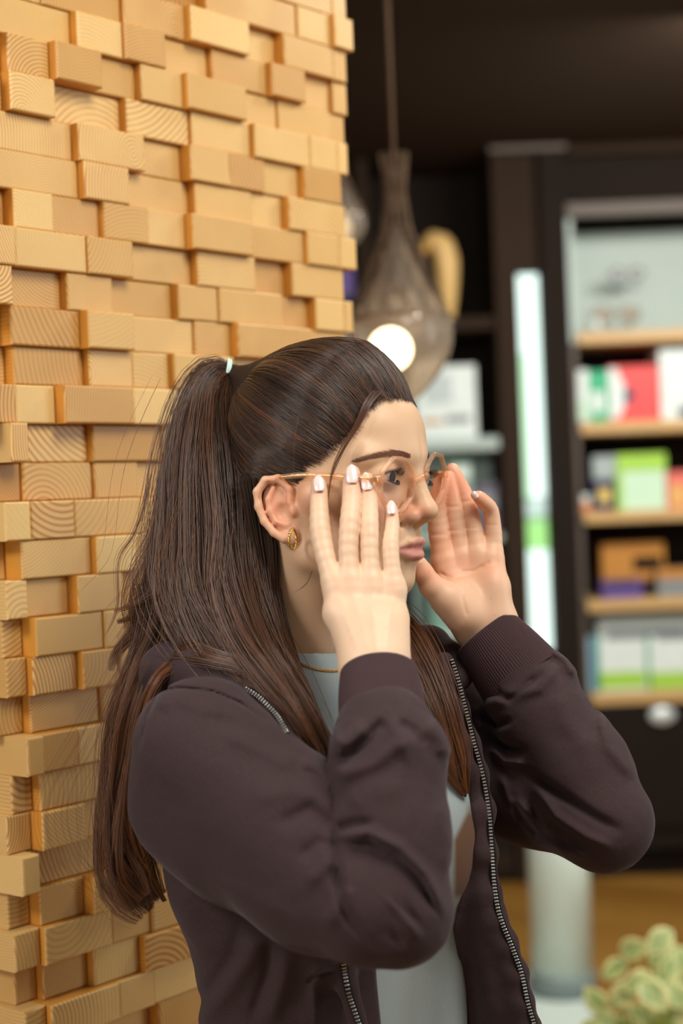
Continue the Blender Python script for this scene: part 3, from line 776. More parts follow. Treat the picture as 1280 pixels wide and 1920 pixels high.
EYE = [(.0690, .0320, .0268), (.0690, -.0320, .0268)]
def skull_sdf(Q):
    H = np.stack([Q[:, 0], np.abs(Q[:, 1]), Q[:, 2]], 1)
    d = ell(H, (-.003, 0, .052), (.0895, .072, .086))
    d = smin(d, ell(H, (.028, 0, -.004), (.057, .060, .070)), .02)
    d = smin(d, ell(H, (.060, .0, .066), (.027, .038, .030)), .015)
    return smin(d, chain(H, [(-.022, 0, .0), (-.026, 0, -.060), (-.036, 0, -.100)], [.050, .049, .046], .01), .022)
def head_sdf(Q):                          # Q in head coordinates (f, s, u)
    a = np.abs(Q[:, 1]); H = np.stack([Q[:, 0], a, Q[:, 2]], 1)
    d = ell(H, (-.003, 0, .052), (.0895, .072, .086))
    d = smin(d, ell(H, (.028, 0, -.004), (.057, .060, .070)), .02)            # midface
    d = smin(d, ell(H, (.030, 0, -.034), (.046, .045, .042)), .02)            # mouth / jaw block
    d = smin(d, chain(H, [(-.004, .056, -.012), (.010, .053, -.042), (.047, .030, -.060), (.063, .008, -.066)], [.012, .013, .013, .0135], .012), .018)
    d = smin(d, ell(H, (.0665, 0, -.0645), (.0150, .0145, .0135)), .012)       # chin
    d = smin(d, cone(H, (.058, .050, .002), (.020, .066, .008), .013, .007), .022)  # cheekbone
    d = smin(d, cone(H, (.0835, .006, .046), (.062, .047, .044), .0095, .009), .012) # brow ridge
    d = smin(d, ell(H, (.060, .0, .066), (.027, .038, .030)), .015)            # forehead
    d = smax(d, -ell(H, (.0935, .033, .0245), (.0155, .0175, .0125)), .010)   # eye socket
    # eyelids
    lid = ell(H, (.0690, .0320, .0268), (.0142, .0150, .0142))
    op = ell(H, (.0840, .0325, .0262), (.012, .0135, .0052))
    d = smin(d, smax(lid, -op, .0012), .004)
    # mouth mound and lips
    d = smin(d, ell(H, (.0725, 0, -.036), (.0150, .021, .022)), .010)
    d = smin(d, chain(H, [(.0895, .003, -.0305), (.0865, .011, -.0315), (.0785, .0225, -.0375)], [.0042, .0040, .0022], .002), .0035)
    d = smin(d, chain(H, [(.0885, .0, -.0435), (.0850, .010, -.0430), (.0780, .0220, -.0385)], [.0050, .0046, .0022], .002), .0035)
    d = smax(d, -chain(H, [(.0960, .0, -.0372), (.0910, .012, -.0372), (.0815, .0245, -.0382)], [.0020, .0016, .0012]), .0022)
    d = smax(d, -cone(H, (.0985, 0, -.0205), (.0985, 0, -.0280), .0020, .0030), .004)    # philtrum
    d = smax(d, -ell(H, (.0945, 0, -.0535), (.007, .016, .0038)), .008)       # below the lip
    # nose
    d = smin(d, chain(H, [(.0800, 0, .040), (.0880, 0, .020), (.0975, 0, -.001)], [.0085, .0075, .0085], .004), .010)
    d = smin(d, ell(H, (.0980, 0, -.0040), (.0098, .0100, .0082)), .006)
    d = smin(d, ell(H, (.0875, .0110, -.0088), (.0095, .0068, .0074)), .005)
    d = smax(d, -chain(H, [(.0835, .0175, .0010), (.0765, .0190, -.0080), (.0805, .0165, -.0175)], [.0012, .0018, .0012]), .004)
    d = smin(d, cone(H, (.0970, 0, -.0100), (.0880, 0, -.0165), .0036, .0034), .004)
    d = smax(d, -cone(H, (.0960, .0085, -.0138), (.0875, .0122, -.0160), .0020, .0027), .0012)
    # neck
    d = smin(d, chain(H, [(-.022, 0, .0), (-.026, 0, -.060), (-.040, 0, -.125), (-.050, 0, -.185)], [.050, .049, .050, .056], .01), .022)
    d = smin(d, cone(H, (-.010, .046, -.015), (.004, .012, -.165), .013, .010), .02)     # neck muscle
    # ear
    E = c2e(H)
    e = ell(E, (0, 0, -.002), (.0165, .027, .0055))
    hel = [(.009, .002), (.012, .014), (.005, .0255), (-.007, .0270), (-.0165, .019), (-.0185, .006), (-.0165, -.008), (-.0105, -.020), (-.003, -.0275)]
    e = smin(e, chain(E, [(x, y, .0050) for x, y in hel], [.0026, .0030, .0036, .0038, .0038, .0036, .0034, .0034, .0040], .002), .003)
    e = smin(e, ell(E, (.003, -.0265, .0025), (.0070, .0080, .0036)), .004)
    ant = [(-.002, .0185), (-.0085, .010), (-.0095, .0), (-.0060, -.0105), (.002, -.0165)]
    e = smin(e, chain(E, [(x, y, .0030) for x, y in ant], [.0024, .0028, .0030, .0030, .0030], .002), .0025)
    e = smax(e, -ell(E, (.001, -.004, .0060), (.0068, .0085, .0065)), .0025)
    e = smin(e, ell(E, (.0100, -.0050, .0030), (.0035, .0060, .0040)), .003)
    e = smax(e, -cone(E, (-.004, .0225, .0075), (-.0135, .012, .0075), .0022, .0022), .002)
    return smin(d, e, .003)
EC = np.array([-.0095, .0715, -.0015])     # ear centre in head coordinates
_et = math.radians(16); _eo = math.radians(20)
EX = np.array([math.cos(_et), 0, math.sin(_et)]); EX = EX*math.cos(_eo)+np.array([0, 1, 0])*(-math.sin(_eo)); EX /= np.linalg.norm(EX)
EY = np.array([-math.sin(_et), 0, math.cos(_et)]); EY -= EX*(EY@EX); EY /= np.linalg.norm(EY); EZ = np.cross(EY, EX); EZ = EZ if EZ[1] > 0 else -EZ
def c2e(H): q = H-EC; return np.stack([q@EX, q@EY, q@EZ], 1)

# ------------------------------------------------------------------ hands
def crom(pts, n):
    pts = np.array(pts, float); K = len(pts); t = np.linspace(0, K-1, n); i = np.clip(t.astype(int), 0, K-2); f = (t-i)[:, None]
    g = lambda j: pts[np.clip(j, 0, K-1)]
    p0, p1, p2, p3 = g(i-1), g(i), g(i+1), g(i+2)
    return .5*((2*p1)+(-p0+p2)*f+(2*p0-5*p1+4*p2-p3)*f**2+(-p0+3*p1-3*p2+p3)*f**3)
def hand(P, fingers, palm, wrist, extra=None, kf=.009):
    d = None
    for (pts, rads) in fingers:
        pr = crom([list(p)+[r] for p, r in zip(pts, rads)], 15); c = chain(P, pr[:, :3], pr[:, 3], .0015); d = c if d is None else smin(d, c, .0010)
    m = None
    for (pts, rads) in palm:
        c = chain(P, pts, rads, .008); m = c if m is None else smin(m, c, .014)
    d = smin(d, m, kf); return smin(d, wrist(P), .014)
def C(L): return [cs(*p) for p in L]
def rd(L, d=1.35): return [w/2/FPX*d for w in L]
# near hand, its back to the camera
NF = [ (C([(597,906,1.383),(598,925,1.380),(598,952,1.372),(601,1000,1.362),(612,1050,1.352),(628,1100,1.345)]), rd([27,31,34,39,38,41],1.36)),
       (C([(660,886,1.384),(659,905,1.381),(659,935,1.371),(655,985,1.356),(653,1040,1.348),(658,1100,1.342)]), rd([29,33,35,37,36,40],1.36)),
       (C([(688,899,1.384),(689,917,1.381),(692,945,1.371),(692,993,1.356),(693,1045,1.348),(697,1100,1.342)]), rd([26,30,32,35,34,39],1.36)),
       (C([(733,953,1.374),(734,968,1.372),(734,990,1.364),(731,1024,1.353),(734,1062,1.347),(740,1105,1.344)]), rd([22,25,28,32,31,38],1.36)) ]
NPALM = [ (C([(628,1095,1.346),(635,1150,1.338),(672,1225,1.322)]), rd([41,54,62])), (C([(658,1095,1.345),(667,1160,1.336),(692,1230,1.318)]), rd([40,56,64])),
          (C([(697,1097,1.345),(700,1160,1.336),(712,1230,1.318)]), rd([40,56,64])), (C([(739,1105,1.346),(738,1160,1.338),(728,1230,1.320)]), rd([38,50,60])) ]
NT_ = (C([(655,1200,1.342),(640,1150,1.362),(638,1105,1.380),(645,1068,1.392)]), rd([60,52,44,38]))
NW = [cs(701,1200,1.326), cs(701,1262,1.312), cs(714,1370,1.27), cs(745,1690,1.20)]
def near_hand(P):
    d = hand(P, NF, NPALM, lambda P: chain(P, NW, [.0262, .0262, .032, .038], .01, sc=((0, 0, 1), .72)))
    d = smin(d, chain(P, NT_[0], NT_[1], .004), .008)
    for a, b in (((645,1110),(648,1135)), ((678,1108),(681,1135)), ((717,1110),(716,1138))):
        d = smax(d, -cone(P, cs(*a, 1.318), cs(*b, 1.312), .0025, .0025), .007)
    # tendons on the back and creases on the finger joints
    for a, b in (((634,1120),(672,1215)), ((664,1120),(688,1215)), ((698,1120),(706,1215)), ((734,1125),(722,1215))):
        dd, t = polydist(P[:, :2]/P[:, 2:3]*1.33, [cs(*a, 1.33)[:2], cs(*b, 1.33)[:2]]); d = d - .0005*np.exp(-(dd/.0030)**2)*(P[:, 2] < 1.335)
    for (x, y, w) in ((601,997,15),(656,981,16),(692,990,16),(731,1022,13),(598,945,11),(659,925,13),(690,936,12),(734,982,10)):
        q = P[:, :2]/P[:, 2:3]; dx = np.abs(q[:, 0]-(x-CX)/FPX)*FPX; dy = q[:, 1]*FPX+(y-CY)
        for o in (-5, 0, 5): d = d + .00022*np.exp(-((dy-o)/1.5)**2)*np.clip(1-dx/(w*.75), 0, 1)*(P[:, 2] < 1.362)*1.0
    return d
# far hand, its palm to the camera
FFN = [ (C([(826,898,1.496),(823,915,1.497),(818,950,1.500),(822,998,1.505),(834,1058,1.508)]), rd([26,30,34,38,44],1.5)),
        (C([(838,895,1.503),(842,915,1.504),(848,945,1.506),(856,990,1.508),(864,1050,1.508)]), rd([24,28,31,35,40],1.5)),
        (C([(848,880,1.510),(856,898,1.510),(873,935,1.510),(886,985,1.508),(895,1045,1.506)]), rd([24,28,32,34,40],1.5)),
        (C([(896,931,1.490),(906,940,1.494),(919,955,1.503),(923,980,1.506),(925,1015,1.506),(922,1060,1.503)]), rd([22,26,28,30,33,38],1.5)) ]
FPALM = [ (C([(834,1058,1.506),(850,1110,1.500),(890,1165,1.495)]), rd([46,62,70],1.5)), (C([(864,1052,1.508),(878,1110,1.503),(905,1165,1.497)]), rd([42,56,66],1.5)),
          (C([(895,1047,1.507),(905,1110,1.503),(918,1160,1.497)]), rd([44,58,66],1.5)), (C([(920,1050,1.503),(925,1100,1.497),(928,1150,1.492)]), rd([42,56,60],1.5)) ]
FT = (C([(868,1150,1.482),(836,1122,1.476),(808,1098,1.470),(793,1074,1.466),(786,1058,1.464)]), rd([74,60,44,36,30],1.48))
FWR = [cs(902,1165,1.497), cs(925,1200,1.495), cs(965,1262,1.48), cs(1125,1530,1.42)]
def far_hand(P):
    d = hand(P, FFN, FPALM, lambda P: chain(P, FWR, [.0275, .0262, .032, .038], .01, sc=((0, 0, 1), .74)))
    d = smin(d, chain(P, FT[0], FT[1], .004), .010)
    d = smin(d, ell(P, cs(862, 1130, 1.480), (.016, .019, .010), None), .012)        # ball of the thumb
    d = smin(d, ell(P, cs(925, 1115, 1.487), (.010, .020, .009), None), .012)        # heel of the hand
    for pts in ([(826,1075),(850,1085),(880,1078),(905,1062)], [(830,1078),(862,1105),(874,1150)], [(915,1055),(890,1070),(868,1072)]):
        dd, t = polydist(P[:, :2]/P[:, 2:3], [np.array([(x-CX)/FPX, (CY-y)/FPX]) for x, y in pts]); d = d + .0007*np.exp(-(dd*FPX/3.2)**2)*(P[:, 2] < 1.503)
    for (x, y, w) in ((822,1003,18),(856,995,16),(885,990,17),(923,985,14),(849,950,14),(874,940,15)):
        q = P[:, :2]/P[:, 2:3]; dx = np.abs(q[:, 0]-(x-CX)/FPX)*FPX; dy = q[:, 1]*FPX+(y-CY)
        d = d + .0004*np.exp(-((dy)/2.4)**2)*np.clip((w-dx)/6, 0, 1)
    return d

# ------------------------------------------------------------------ torso frame
BO = np.array([-.012, -.178, 1.47]); BF = np.array([.72, 0, -.694]); BS = np.array([-.694, 0, -.72]); BU = np.array([0, 1.0, 0])
BM = np.stack([BF, BS, BU])
def c2b(P): return (P-BO)@BM.T
def b2c(q): return BO+np.asarray(q, float)@BM
SH_N = cs(380, 1400, 1.345); EL_N = cs(730, 1692, 1.215); SH_F = cs(868, 1345, 1.585); EL_F = cs(1131, 1540, 1.425)
def torso(P, g=0.0):
    b = c2b(P)
    d = ell(b, (.0, 0, -.115), (.106-g, .158-g, .185))
    d = smin(d, ell(b, (.000, -.004, -.33), (.097-g, .138-g, .26)), .05)
    d = smin(d, ell(b, (.058, .068, -.155), (.055-g, .062-g, .062)), .03)
    d = smin(d, ell(b, (.058, -.068, -.155), (.055-g, .062-g, .062)), .03)
    d = smin(d, cone(P, b2c((-.045, .035, .028)), SH_N+np.array([.022, .0, .03]), .048-g, .045-g), .03)
    d = smin(d, cone(P, b2c((-.045, -.035, .028)), SH_F, .048-g, .045-g), .03)
    return d
def tee_sdf(P):
    d = torso(P, .0165)
    d = smin(d, ell(P, cs(818, 1560, 1.455), (.040, .062, .050)), .045)
    d = smin(d, cone(P, cs(836, 1690, 1.47), cs(838, 1990, 1.47), .018, .019), .02)
    nk = chain(c2h(P), [(-.022, 0, -.03), (-.030, 0, -.090), (-.030, 0, -.150)], [.056, .056, .064])
    d = smax(d, -nk, .004)
    return d
OPEN_L = [(500,1205),(548,1300),(600,1400),(655,1520),(690,1680),(704,1800),(714,1920),(722,2010)]
OPEN_R = [(878,2010),(874,1920),(860,1850),(848,1740),(868,1660),(890,1570),(872,1450),(832,1300),(800,1200)]
OPENP = [((x-CX)/FPX, (CY-y)/FPX) for x, y in OPEN_L+OPEN_R]
def q2(P): return P[:, :2]/P[:, 2:3]
def ridges(P, d, L, zmax=None, zmin=None):
    q = q2(P)*FPX; q = np.stack([q[:, 0]+CX, CY-q[:, 1]], 1)
    for (pts, amp, w) in L:
        x0 = min(p[0] for p in pts)-3*w; x1 = max(p[0] for p in pts)+3*w; y0 = min(p[1] for p in pts)-3*w; y1 = max(p[1] for p in pts)+3*w
        m = (q[:, 0] > x0) & (q[:, 0] < x1) & (q[:, 1] > y0) & (q[:, 1] < y1)
        if zmax is not None: m &= P[:, 2] < zmax
        if zmin is not None: m &= P[:, 2] > zmin
        if not m.any(): continue
        dd, t = polydist(q[m], [np.array(p, float) for p in pts])
        fade = np.clip(np.minimum(t, 1-t)*5+.12, 0, 1)
        d[m] -= amp*np.exp(-(dd/w)**2)*fade
    return d
def vnoise(P, f, seed=0):                 # cheap smooth pseudo-noise
    s = np.array([12.9898, 78.233, 37.719])+seed; o = 0
    for i, (k, a) in enumerate(((1, .55), (2.1, .3), (4.3, .15))):
        th_ = seed*1.7+i*2.1; q = P*f*k
        o = o + a*np.sin(q[:, 0]*1.0+1.3*np.sin(q[:, 1]*.9+th_)+th_)*np.cos(q[:, 1]*1.1+1.2*np.sin(q[:, 2]*1.05+th_*2))*np.sin(q[:, 2]*.95+q[:, 0]*.4+th_*3+.8)
    return o
# fold lines drawn along the sleeves (pixels): (+) raised rolls, (-) creases
FOLD_NF = [ ([(640,1572),(690,1560),(750,1590),(800,1640),(832,1715)], .0046, 11), ([(640,1590),(690,1580),(745,1610),(795,1660),(822,1720)], -.0030, 5), ([(640,1612),(665,1650),(705,1700)], -.003, 5), ([(636,1600),(680,1625),(740,1680),(790,1740)], -.0042, 9),
            ([(640,1625),(668,1680),(715,1735),(760,1775)], -.0038, 8), ([(636,1585),(700,1598),(765,1640),(815,1700)], -.0040, 8),
            ([(636,1650),(655,1705),(700,1760)], .0030, 9), ([(640,1612),(700,1660),(752,1712),(785,1760)], .0030, 8),
            ([(630,1432),(665,1410),(705,1370),(725,1350)], -.0044, 12), ([(632,1462),(650,1448),(700,1432),(740,1400),(800,1385)], .0034, 16),
            ([(628,1395),(655,1392),(690,1358)], .0046, 16), ([(650,1510),(700,1480),(770,1470)], .0018, 26), ([(632,1555),(660,1545),(700,1545)], -.0028, 9),
            ([(745,1352),(775,1372),(800,1400)], -.0028, 11), ([(800,1350),(826,1385),(834,1420)], .0034, 14), ([(720,1345),(750,1380),(770,1440)], .0020, 14), ([(826,1500),(836,1560),(840,1640)], .0012, 18) ]
FOLD_NU = [ ([(560,1425),(600,1440),(640,1478)], .0036, 13), ([(470,1500),(540,1480),(600,1490),(636,1530)], .0022, 20), ([(520,1545),(580,1520),(632,1560)], -.0030, 16),
            ([(420,1370),(500,1405),(560,1440)], .0030, 20), ([(380,1340),(470,1370),(540,1410)], -.0022, 14), ([(560,1610),(600,1580),(634,1590)], -.0026, 14), ([(575,1660),(612,1620),(636,1620)], .0026, 14),
            ([(290,1320),(340,1310),(420,1345)], .0016, 14), ([(600,1740),(640,1700),(650,1660)], .0022, 18) ]
SEAM_N = [ ([(380,1640),(480,1690),(600,1745)], .002, 20), ([(296,1302),(300,1294),(345,1290),(400,1297),(450,1318),(500,1352)], -.0034, 3.6), ([(296,1300),(276,1340),(262,1400)], -.0030, 3.6) ]
FOLD_F = [ ([(900,1330),(960,1300),(1010,1290),(1050,1240)], .0034, 14), ([(915,1400),(945,1428),(985,1432)], .0034, 9), ([(905,1375),(945,1400),(985,1408)], -.0040, 8), ([(900,1345),(930,1360),(960,1350)], -.003, 8),
           ([(1000,1470),(1040,1530),(1100,1570),(1150,1590)], .0042, 13), ([(985,1450),(1050,1490),(1110,1530),(1165,1560)], -.0036, 11), ([(990,1500),(1020,1560),(1080,1600)], -.0034, 9), ([(1010,1540),(1050,1585),(1110,1612)], .003, 10),
           ([(900,1290),(955,1310),(1020,1260)], -.0034, 9), ([(1120,1340),(1140,1400),(1190,1460)], .0024, 14), ([(1085,1270),(1110,1330),(1120,1390)], -.0024, 14), ([(935,1450),(960,1500),(1000,1530)], .003, 10), ([(1030,1215),(1060,1235),(1080,1270)], .0036, 12),
           ([(950,1470),(975,1530),(1020,1580)], -.003, 8), ([(1040,1300),(1060,1350),(1110,1420)], .0018, 22) ]
FOLD_B = [ ([(480,1745),(462,1800),(420,1860),(370,1920)], .0050, 22), ([(455,1720),(440,1790),(400,1850),(350,1915)], -.0040, 16), ([(540,1760),(530,1840),(500,1930)], .0048, 18), ([(510,1750),(500,1830),(470,1920)], -.0036, 12),
           ([(600,1780),(590,1860),(575,1940)], .0030, 16), ([(585,1830),(600,1815),(640,1805)], .0036, 7), ([(575,1845),(590,1830),(640,1818)], -.0030, 4), ([(585,1850),(592,1890),(590,1940)], .0026, 7), ([(330,1660),(360,1740),(400,1800)], .0028, 24),
           ([(900,1650),(900,1780),(930,1930)], .0030, 22), ([(870,1700),(880,1800),(900,1930)], -.0028, 14) ]
ZIPF = [(858,1238),(868,1270),(884,1330),(900,1395),(915,1450),(927,1520),(933,1600),(938,1670),(948,1720),(968,1770),(988,1825),(1000,1880),(1014,1930),(1025,1990),(1034,2090)]
def hoodie_sdf(P, carve=True):
    d = torso(P)
    # hem and back fullness
    d = smin(d, ell(P, cs(420, 1610, 1.410), (.050, .060, .050)), .03)
    # far front panel hanging away from the body to the zip
    for i in range(0, len(ZIPF)-1):
        x, y = ZIPF[i]; x2, y2 = ZIPF[i+1]; z = 1.468-.0075*min(i, 5)
        a = cs(x-24, y, z); b = cs(x2-24, y2, z-.003)
        c = cone(P, a, b, .0075, .0075); d = smin(d, c, .012)
        if i > 1:
            m_ = cs(x-62, y, z+.022); m3 = cs(x-112, y, z+.062); d = smin(d, cone(P, m_, b, .014, .009), .016); d = smin(d, cone(P, m3, m_, .020, .016), .02)
    # hood lying behind the neck, and its rolled front edges
    d = smin(d, chain(P, C([(470,1300,1.375),(425,1275,1.385),(370,1262,1.40),(320,1262,1.425),(330,1280,1.50),(430,1290,1.55)]), [.012, .017, .022, .026, .034, .038], .01), .012)
    d = smin(d, chain(P, C([(770,1206,1.545),(805,1214,1.53),(838,1238,1.51),(862,1270,1.49)]), [.017, .019, .017, .012], .01), .014)
    d = smin(d, chain(P, C([(466,1300,1.362),(505,1335,1.352),(545,1385,1.345),(600,1480,1.345),(640,1620,1.34),(640,1790,1.345),(652,1850,1.345),(676,1940,1.345)]), [.008]*8, .006), .012)
    d = ridges(P, d, FOLD_B, zmax=1.56)
    if carve:
        o = polysd(q2(P), OPENP)*P[:, 2]; o = smax(o, P[:, 2]-1.54, .0); o = np.maximum(o, -(torso(P, .0150))-.02)
        d = smax(d, -o, .004)
        d = smax(d, -chain(c2h(P), [(-.022, 0, -.03), (-.030, 0, -.100), (-.022, 0, -.160)], [.057, .057, .060]), .006)
    # near sleeve
    up = chain(P, [SH_N, (SH_N*.45+EL_N*.55)+np.array([-.002, -.004, .004]), EL_N+np.array([-.012, .006, .014])], [.0590, .0560, .0480], .02)
    up = smin(up, ell(P, SH_N+np.array([-.004, -.045, .010]), (.049, .058, .048)), .03)
    up = smin(up, chain(P, [cs(345,1512,1.365), cs(440,1580,1.325), cs(590,1662,1.265), cs(700,1690,1.22)], [.042, .047, .047, .045], .02), .03)
    up = ridges(P, up, [(a_, b_*1.6, c_) for a_, b_, c_ in FOLD_NU]+SEAM_N, zmax=1.36)
    d = smin(d, up, .010)
    EN2 = EL_N+np.array([.0035, -.004, 0])
    lo = chain(P, [EN2, cs(732,1560,1.232), cs(727,1420,1.258), cs(720,1366,1.272)], [.0425, .0415, .0425, .036], .02)
    lo = smin(lo, ell(P, EL_N+np.array([.006, -.010, .004]), (.036, .035, .038)), .02)
    lo = ridges(P, lo, [(a_, b_*1.7, c_) for a_, b_, c_ in FOLD_NF], zmax=1.29)
    lo = lo - .0010*vnoise(P, 60, 1)
    d = ridges(P, d, [([(628,1380),(626,1430),(640,1500),(631,1560),(630,1640),(645,1710),(690,1770)], -.0075, 9)], zmax=1.30)
    d = smin(d, lo, .0022)
    # far sleeve
    fu = chain(P, [SH_F, (SH_F+EL_F)/2+np.array([.0, -.012, .0]), EL_F], [.054, .055, .043], .03)
    fl = chain(P, [EL_F, cs(1086,1440,1.447), cs(1018,1345,1.467), cs(980,1282,1.48)], [.042, .0425, .0435, .037], .02)
    ff = smin(fu, fl, .010); ff = ridges(P, ff, [(a_, b_*2.0, c_*.9) for a_, b_, c_ in FOLD_F], zmin=1.36, zmax=1.56)
    d = smin(d, ff, .010)
    d = d - .0012*vnoise(P, 34, 3) - .0004*vnoise(P, 120, 5)
    # wrists pass through the cuffs
    return d

# ------------------------------------------------------------------ the person
wc = c2w(b2c((0, 0, -.4)))[0] if False else c2w(np.array([[0.0, -.5, 1.47]]))[0]
person = empty('person', (wc[0], wc[1], 0.0), 'person with long brown ponytail in a plum-brown zip hoodie, raising both hands to her glasses', 'person')

def skin_tint(V):
    q = c2h(V); base = np.array(lin(208, 172, 138)[:3]); Cc = np.tile(base, (len(V), 1))
    def put(w, col, k):
        nonlocal Cc
        w = np.clip(w*k, 0, 1)[:, None]; Cc = Cc*(1-w)+np.array(lin(*col)[:3])*w
    a = np.abs(q[:, 1]); g = lambda c, r: np.exp(-(((q[:, 0]-c[0])/r[0])**2+((a-c[1])/r[1])**2+((q[:, 2]-c[2])/r[2])**2))
    put(g((.060, .045, -.004), (.03, .022, .020)), (214, 132, 110), .5)
    put(g((.094, .010, -.006), (.014, .010, .009)), (206, 118, 100), .6)
    put(g((-.004, .078, .002), (.03, .010, .034)), (222, 138, 110), .65)
    put(g((.085, .030, .022), (.010, .016, .009)), (176, 112, 92), .35)
    return Cc, q, a, put, g

def build_body():
    parts = []
    # head and neck
    sd = lambda P: head_sdf(c2h(P))
    V, F = grow(sd, (-.125, -.215, 1.36), (.115, .16, 1.60), .00125); V, F = keep_big(V, F)
    Cc, q, a, put, g = skin_tint(V)
    # lips by their shape
    f_, s_, u_ = q[:, 0], a, q[:, 2]
    up = -.0372+.0012*(s_/.02); top = np.interp(s_, [0, .004, .012, .026], [-.0290, -.0270, -.0300, -.0378]); bot = np.interp(s_, [0, .008, .016, .026], [-.0500, -.0490, -.0450, -.0385])
    lw = np.clip((top-u_)/.0012, 0, 1)*np.clip((u_-bot)/.0015, 0, 1)*(s_ < .0265)*(f_ > .074)
    w = lw[:, None]*.72; Cc = Cc*(1-w)+np.array(lin(186, 106, 110)[:3])*w
    put(np.exp(-((u_+.0375)/.0009)**2)*(s_ < .025)*(f_ > .078), (120, 50, 52), .8)
    ins = np.exp(-(((q[:, 0]-.0915)/.006)**2+((a-.0100)/.0034)**2+((u_+.0148)/.0022)**2)); put(ins, (70, 28, 22), 1.3)  # shade of the nostril hollow painted into the skin tint
    parts.append((V, F, Cc))
    for sdf, lo, hi, pal in ((near_hand, (-.03, -.165, 1.17), (.07, .045, 1.42), False), (far_hand, (.055, -.165, 1.38), (.175, .05, 1.54), True)):
        V, F = grow(sdf, lo, hi, .0011); V, F = keep_big(V, F)
        Cc = np.tile(np.array(lin(222, 190, 160)[:3]), (len(V), 1)); px = V[:, 0]/V[:, 2]*FPX+CX; py = CY-V[:, 1]/V[:, 2]*FPX
        def blot(x, y, r, col, k):
            nonlocal Cc
            w = (k*np.exp(-(((px-x)**2+(py-y)**2)/r**2)))[:, None]; Cc = Cc*(1-w)+np.array(lin(*col)[:3])*w
        if not pal:
            for x, y in ((632,1100),(662,1094),(698,1096),(738,1104)): blot(x, y, 12, (226, 164, 134), .15)
            for x, y in ((600,1000),(656,983),(692,992),(731,1024)): blot(x, y, 12, (212, 158, 124), .3)
            for x, y in ((598,925),(660,915),(690,925),(734,965)): blot(x, y, 14, (228, 156, 134), .5)
        else:
            Cc[:] = lin(226, 184, 154)[:3]
            for x, y in ((830,930),(845,900),(870,905),(900,940)): blot(x, y, 26, (230, 140, 108), .5)
            for x, y in ((815,1070),(790,1080),(830,1020),(925,1060),(868,1060)): blot(x, y, 26, (226, 134, 96), .32)
            for x, y in ((880,1110),(900,1150)): blot(x, y, 26, (226, 184, 152), .6)
        parts.append((V, F, Cc))
    # trunk and upper arms under the clothes, low detail
    def trunk(P):
        b = c2b(P)
        d = smin(ell(b, (-.01, 0, -.12), (.078, .125, .16)), ell(b, (-.01, 0, -.34), (.075, .115, .24)), .05)
        d = smin(d, cone(P, b2c((-.04, .03, .01)), SH_N+np.array([.02, 0, .02]), .032, .032), .03); d = smin(d, cone(P, b2c((-.04, -.03, .01)), SH_F, .032, .032), .03)
        d = smin(d, chain(P, [SH_N+np.array([.01, 0, .01]), EL_N+np.array([0, .01, .012]), cs(720,1400,1.262)], [.036, .032, .027], .02), .02)
        d = smin(d, chain(P, [SH_F, EL_F, cs(1000,1300,1.475)], [.036, .031, .027], .02), .02)
        return smin(d, chain(c2h(P), [(-.035, 0, -.10), (-.045, 0, -.19)], [.042, .046]), .03)
    V, F = grow(trunk, (-.21, -.72, 1.12), (.30, -.06, 1.72), .005); parts.append((V, F, np.tile(np.array(lin(222, 176, 142)[:3]), (len(V), 1))))
    n = 0; Vs = []; Fs = []; Cs = []
    for V, F, Cc in parts: Vs.append(V); Fs.append(F+n); Cs.append(Cc); n += len(V)
    me = mesh_np('body', c2w(np.concatenate(Vs)), np.concatenate(Fs)); set_col(me, 'tint', np.concatenate(Cs))
    return link('body', me, M_SKIN, person)
build_body()

# eyes
def eyes():
    iris = plain('brown_iris', (46, 28, 18), .8, .05); pup = plain('pupil', (8, 6, 6), .6, .1); wh = plain('eye_white', (190, 168, 156), .7, .1)
    for (f, s, u) in EYE:
        c = c2w(h2c((f, s, u))[None])[0]; ax = c2w(h2c((f+1, s-.02, u-.12))[None])[0]-c
        ax /= np.linalg.norm(ax)
        R = .0126; mb = MB().lathe(c, [(R*math.sin(t), -R*math.cos(t)) for t in np.linspace(.01, math.pi-.01, 26)], 32, axis=ax, cap=False); o = mb.build('eyeball', wh, person, True)
        R2 = .0129; MB().lathe(c, [(R2*math.sin(t), R2*math.cos(t)) for t in np.linspace(.17, .47, 6)], 28, axis=ax, cap=False).build('iris', iris, o, True)
        MB().lathe(c, [(R2*math.sin(t), R2*math.cos(t)) for t in np.linspace(.002, .18, 4)], 24, axis=ax, cap=False).build('pupil', pup, o, True)
eyes()

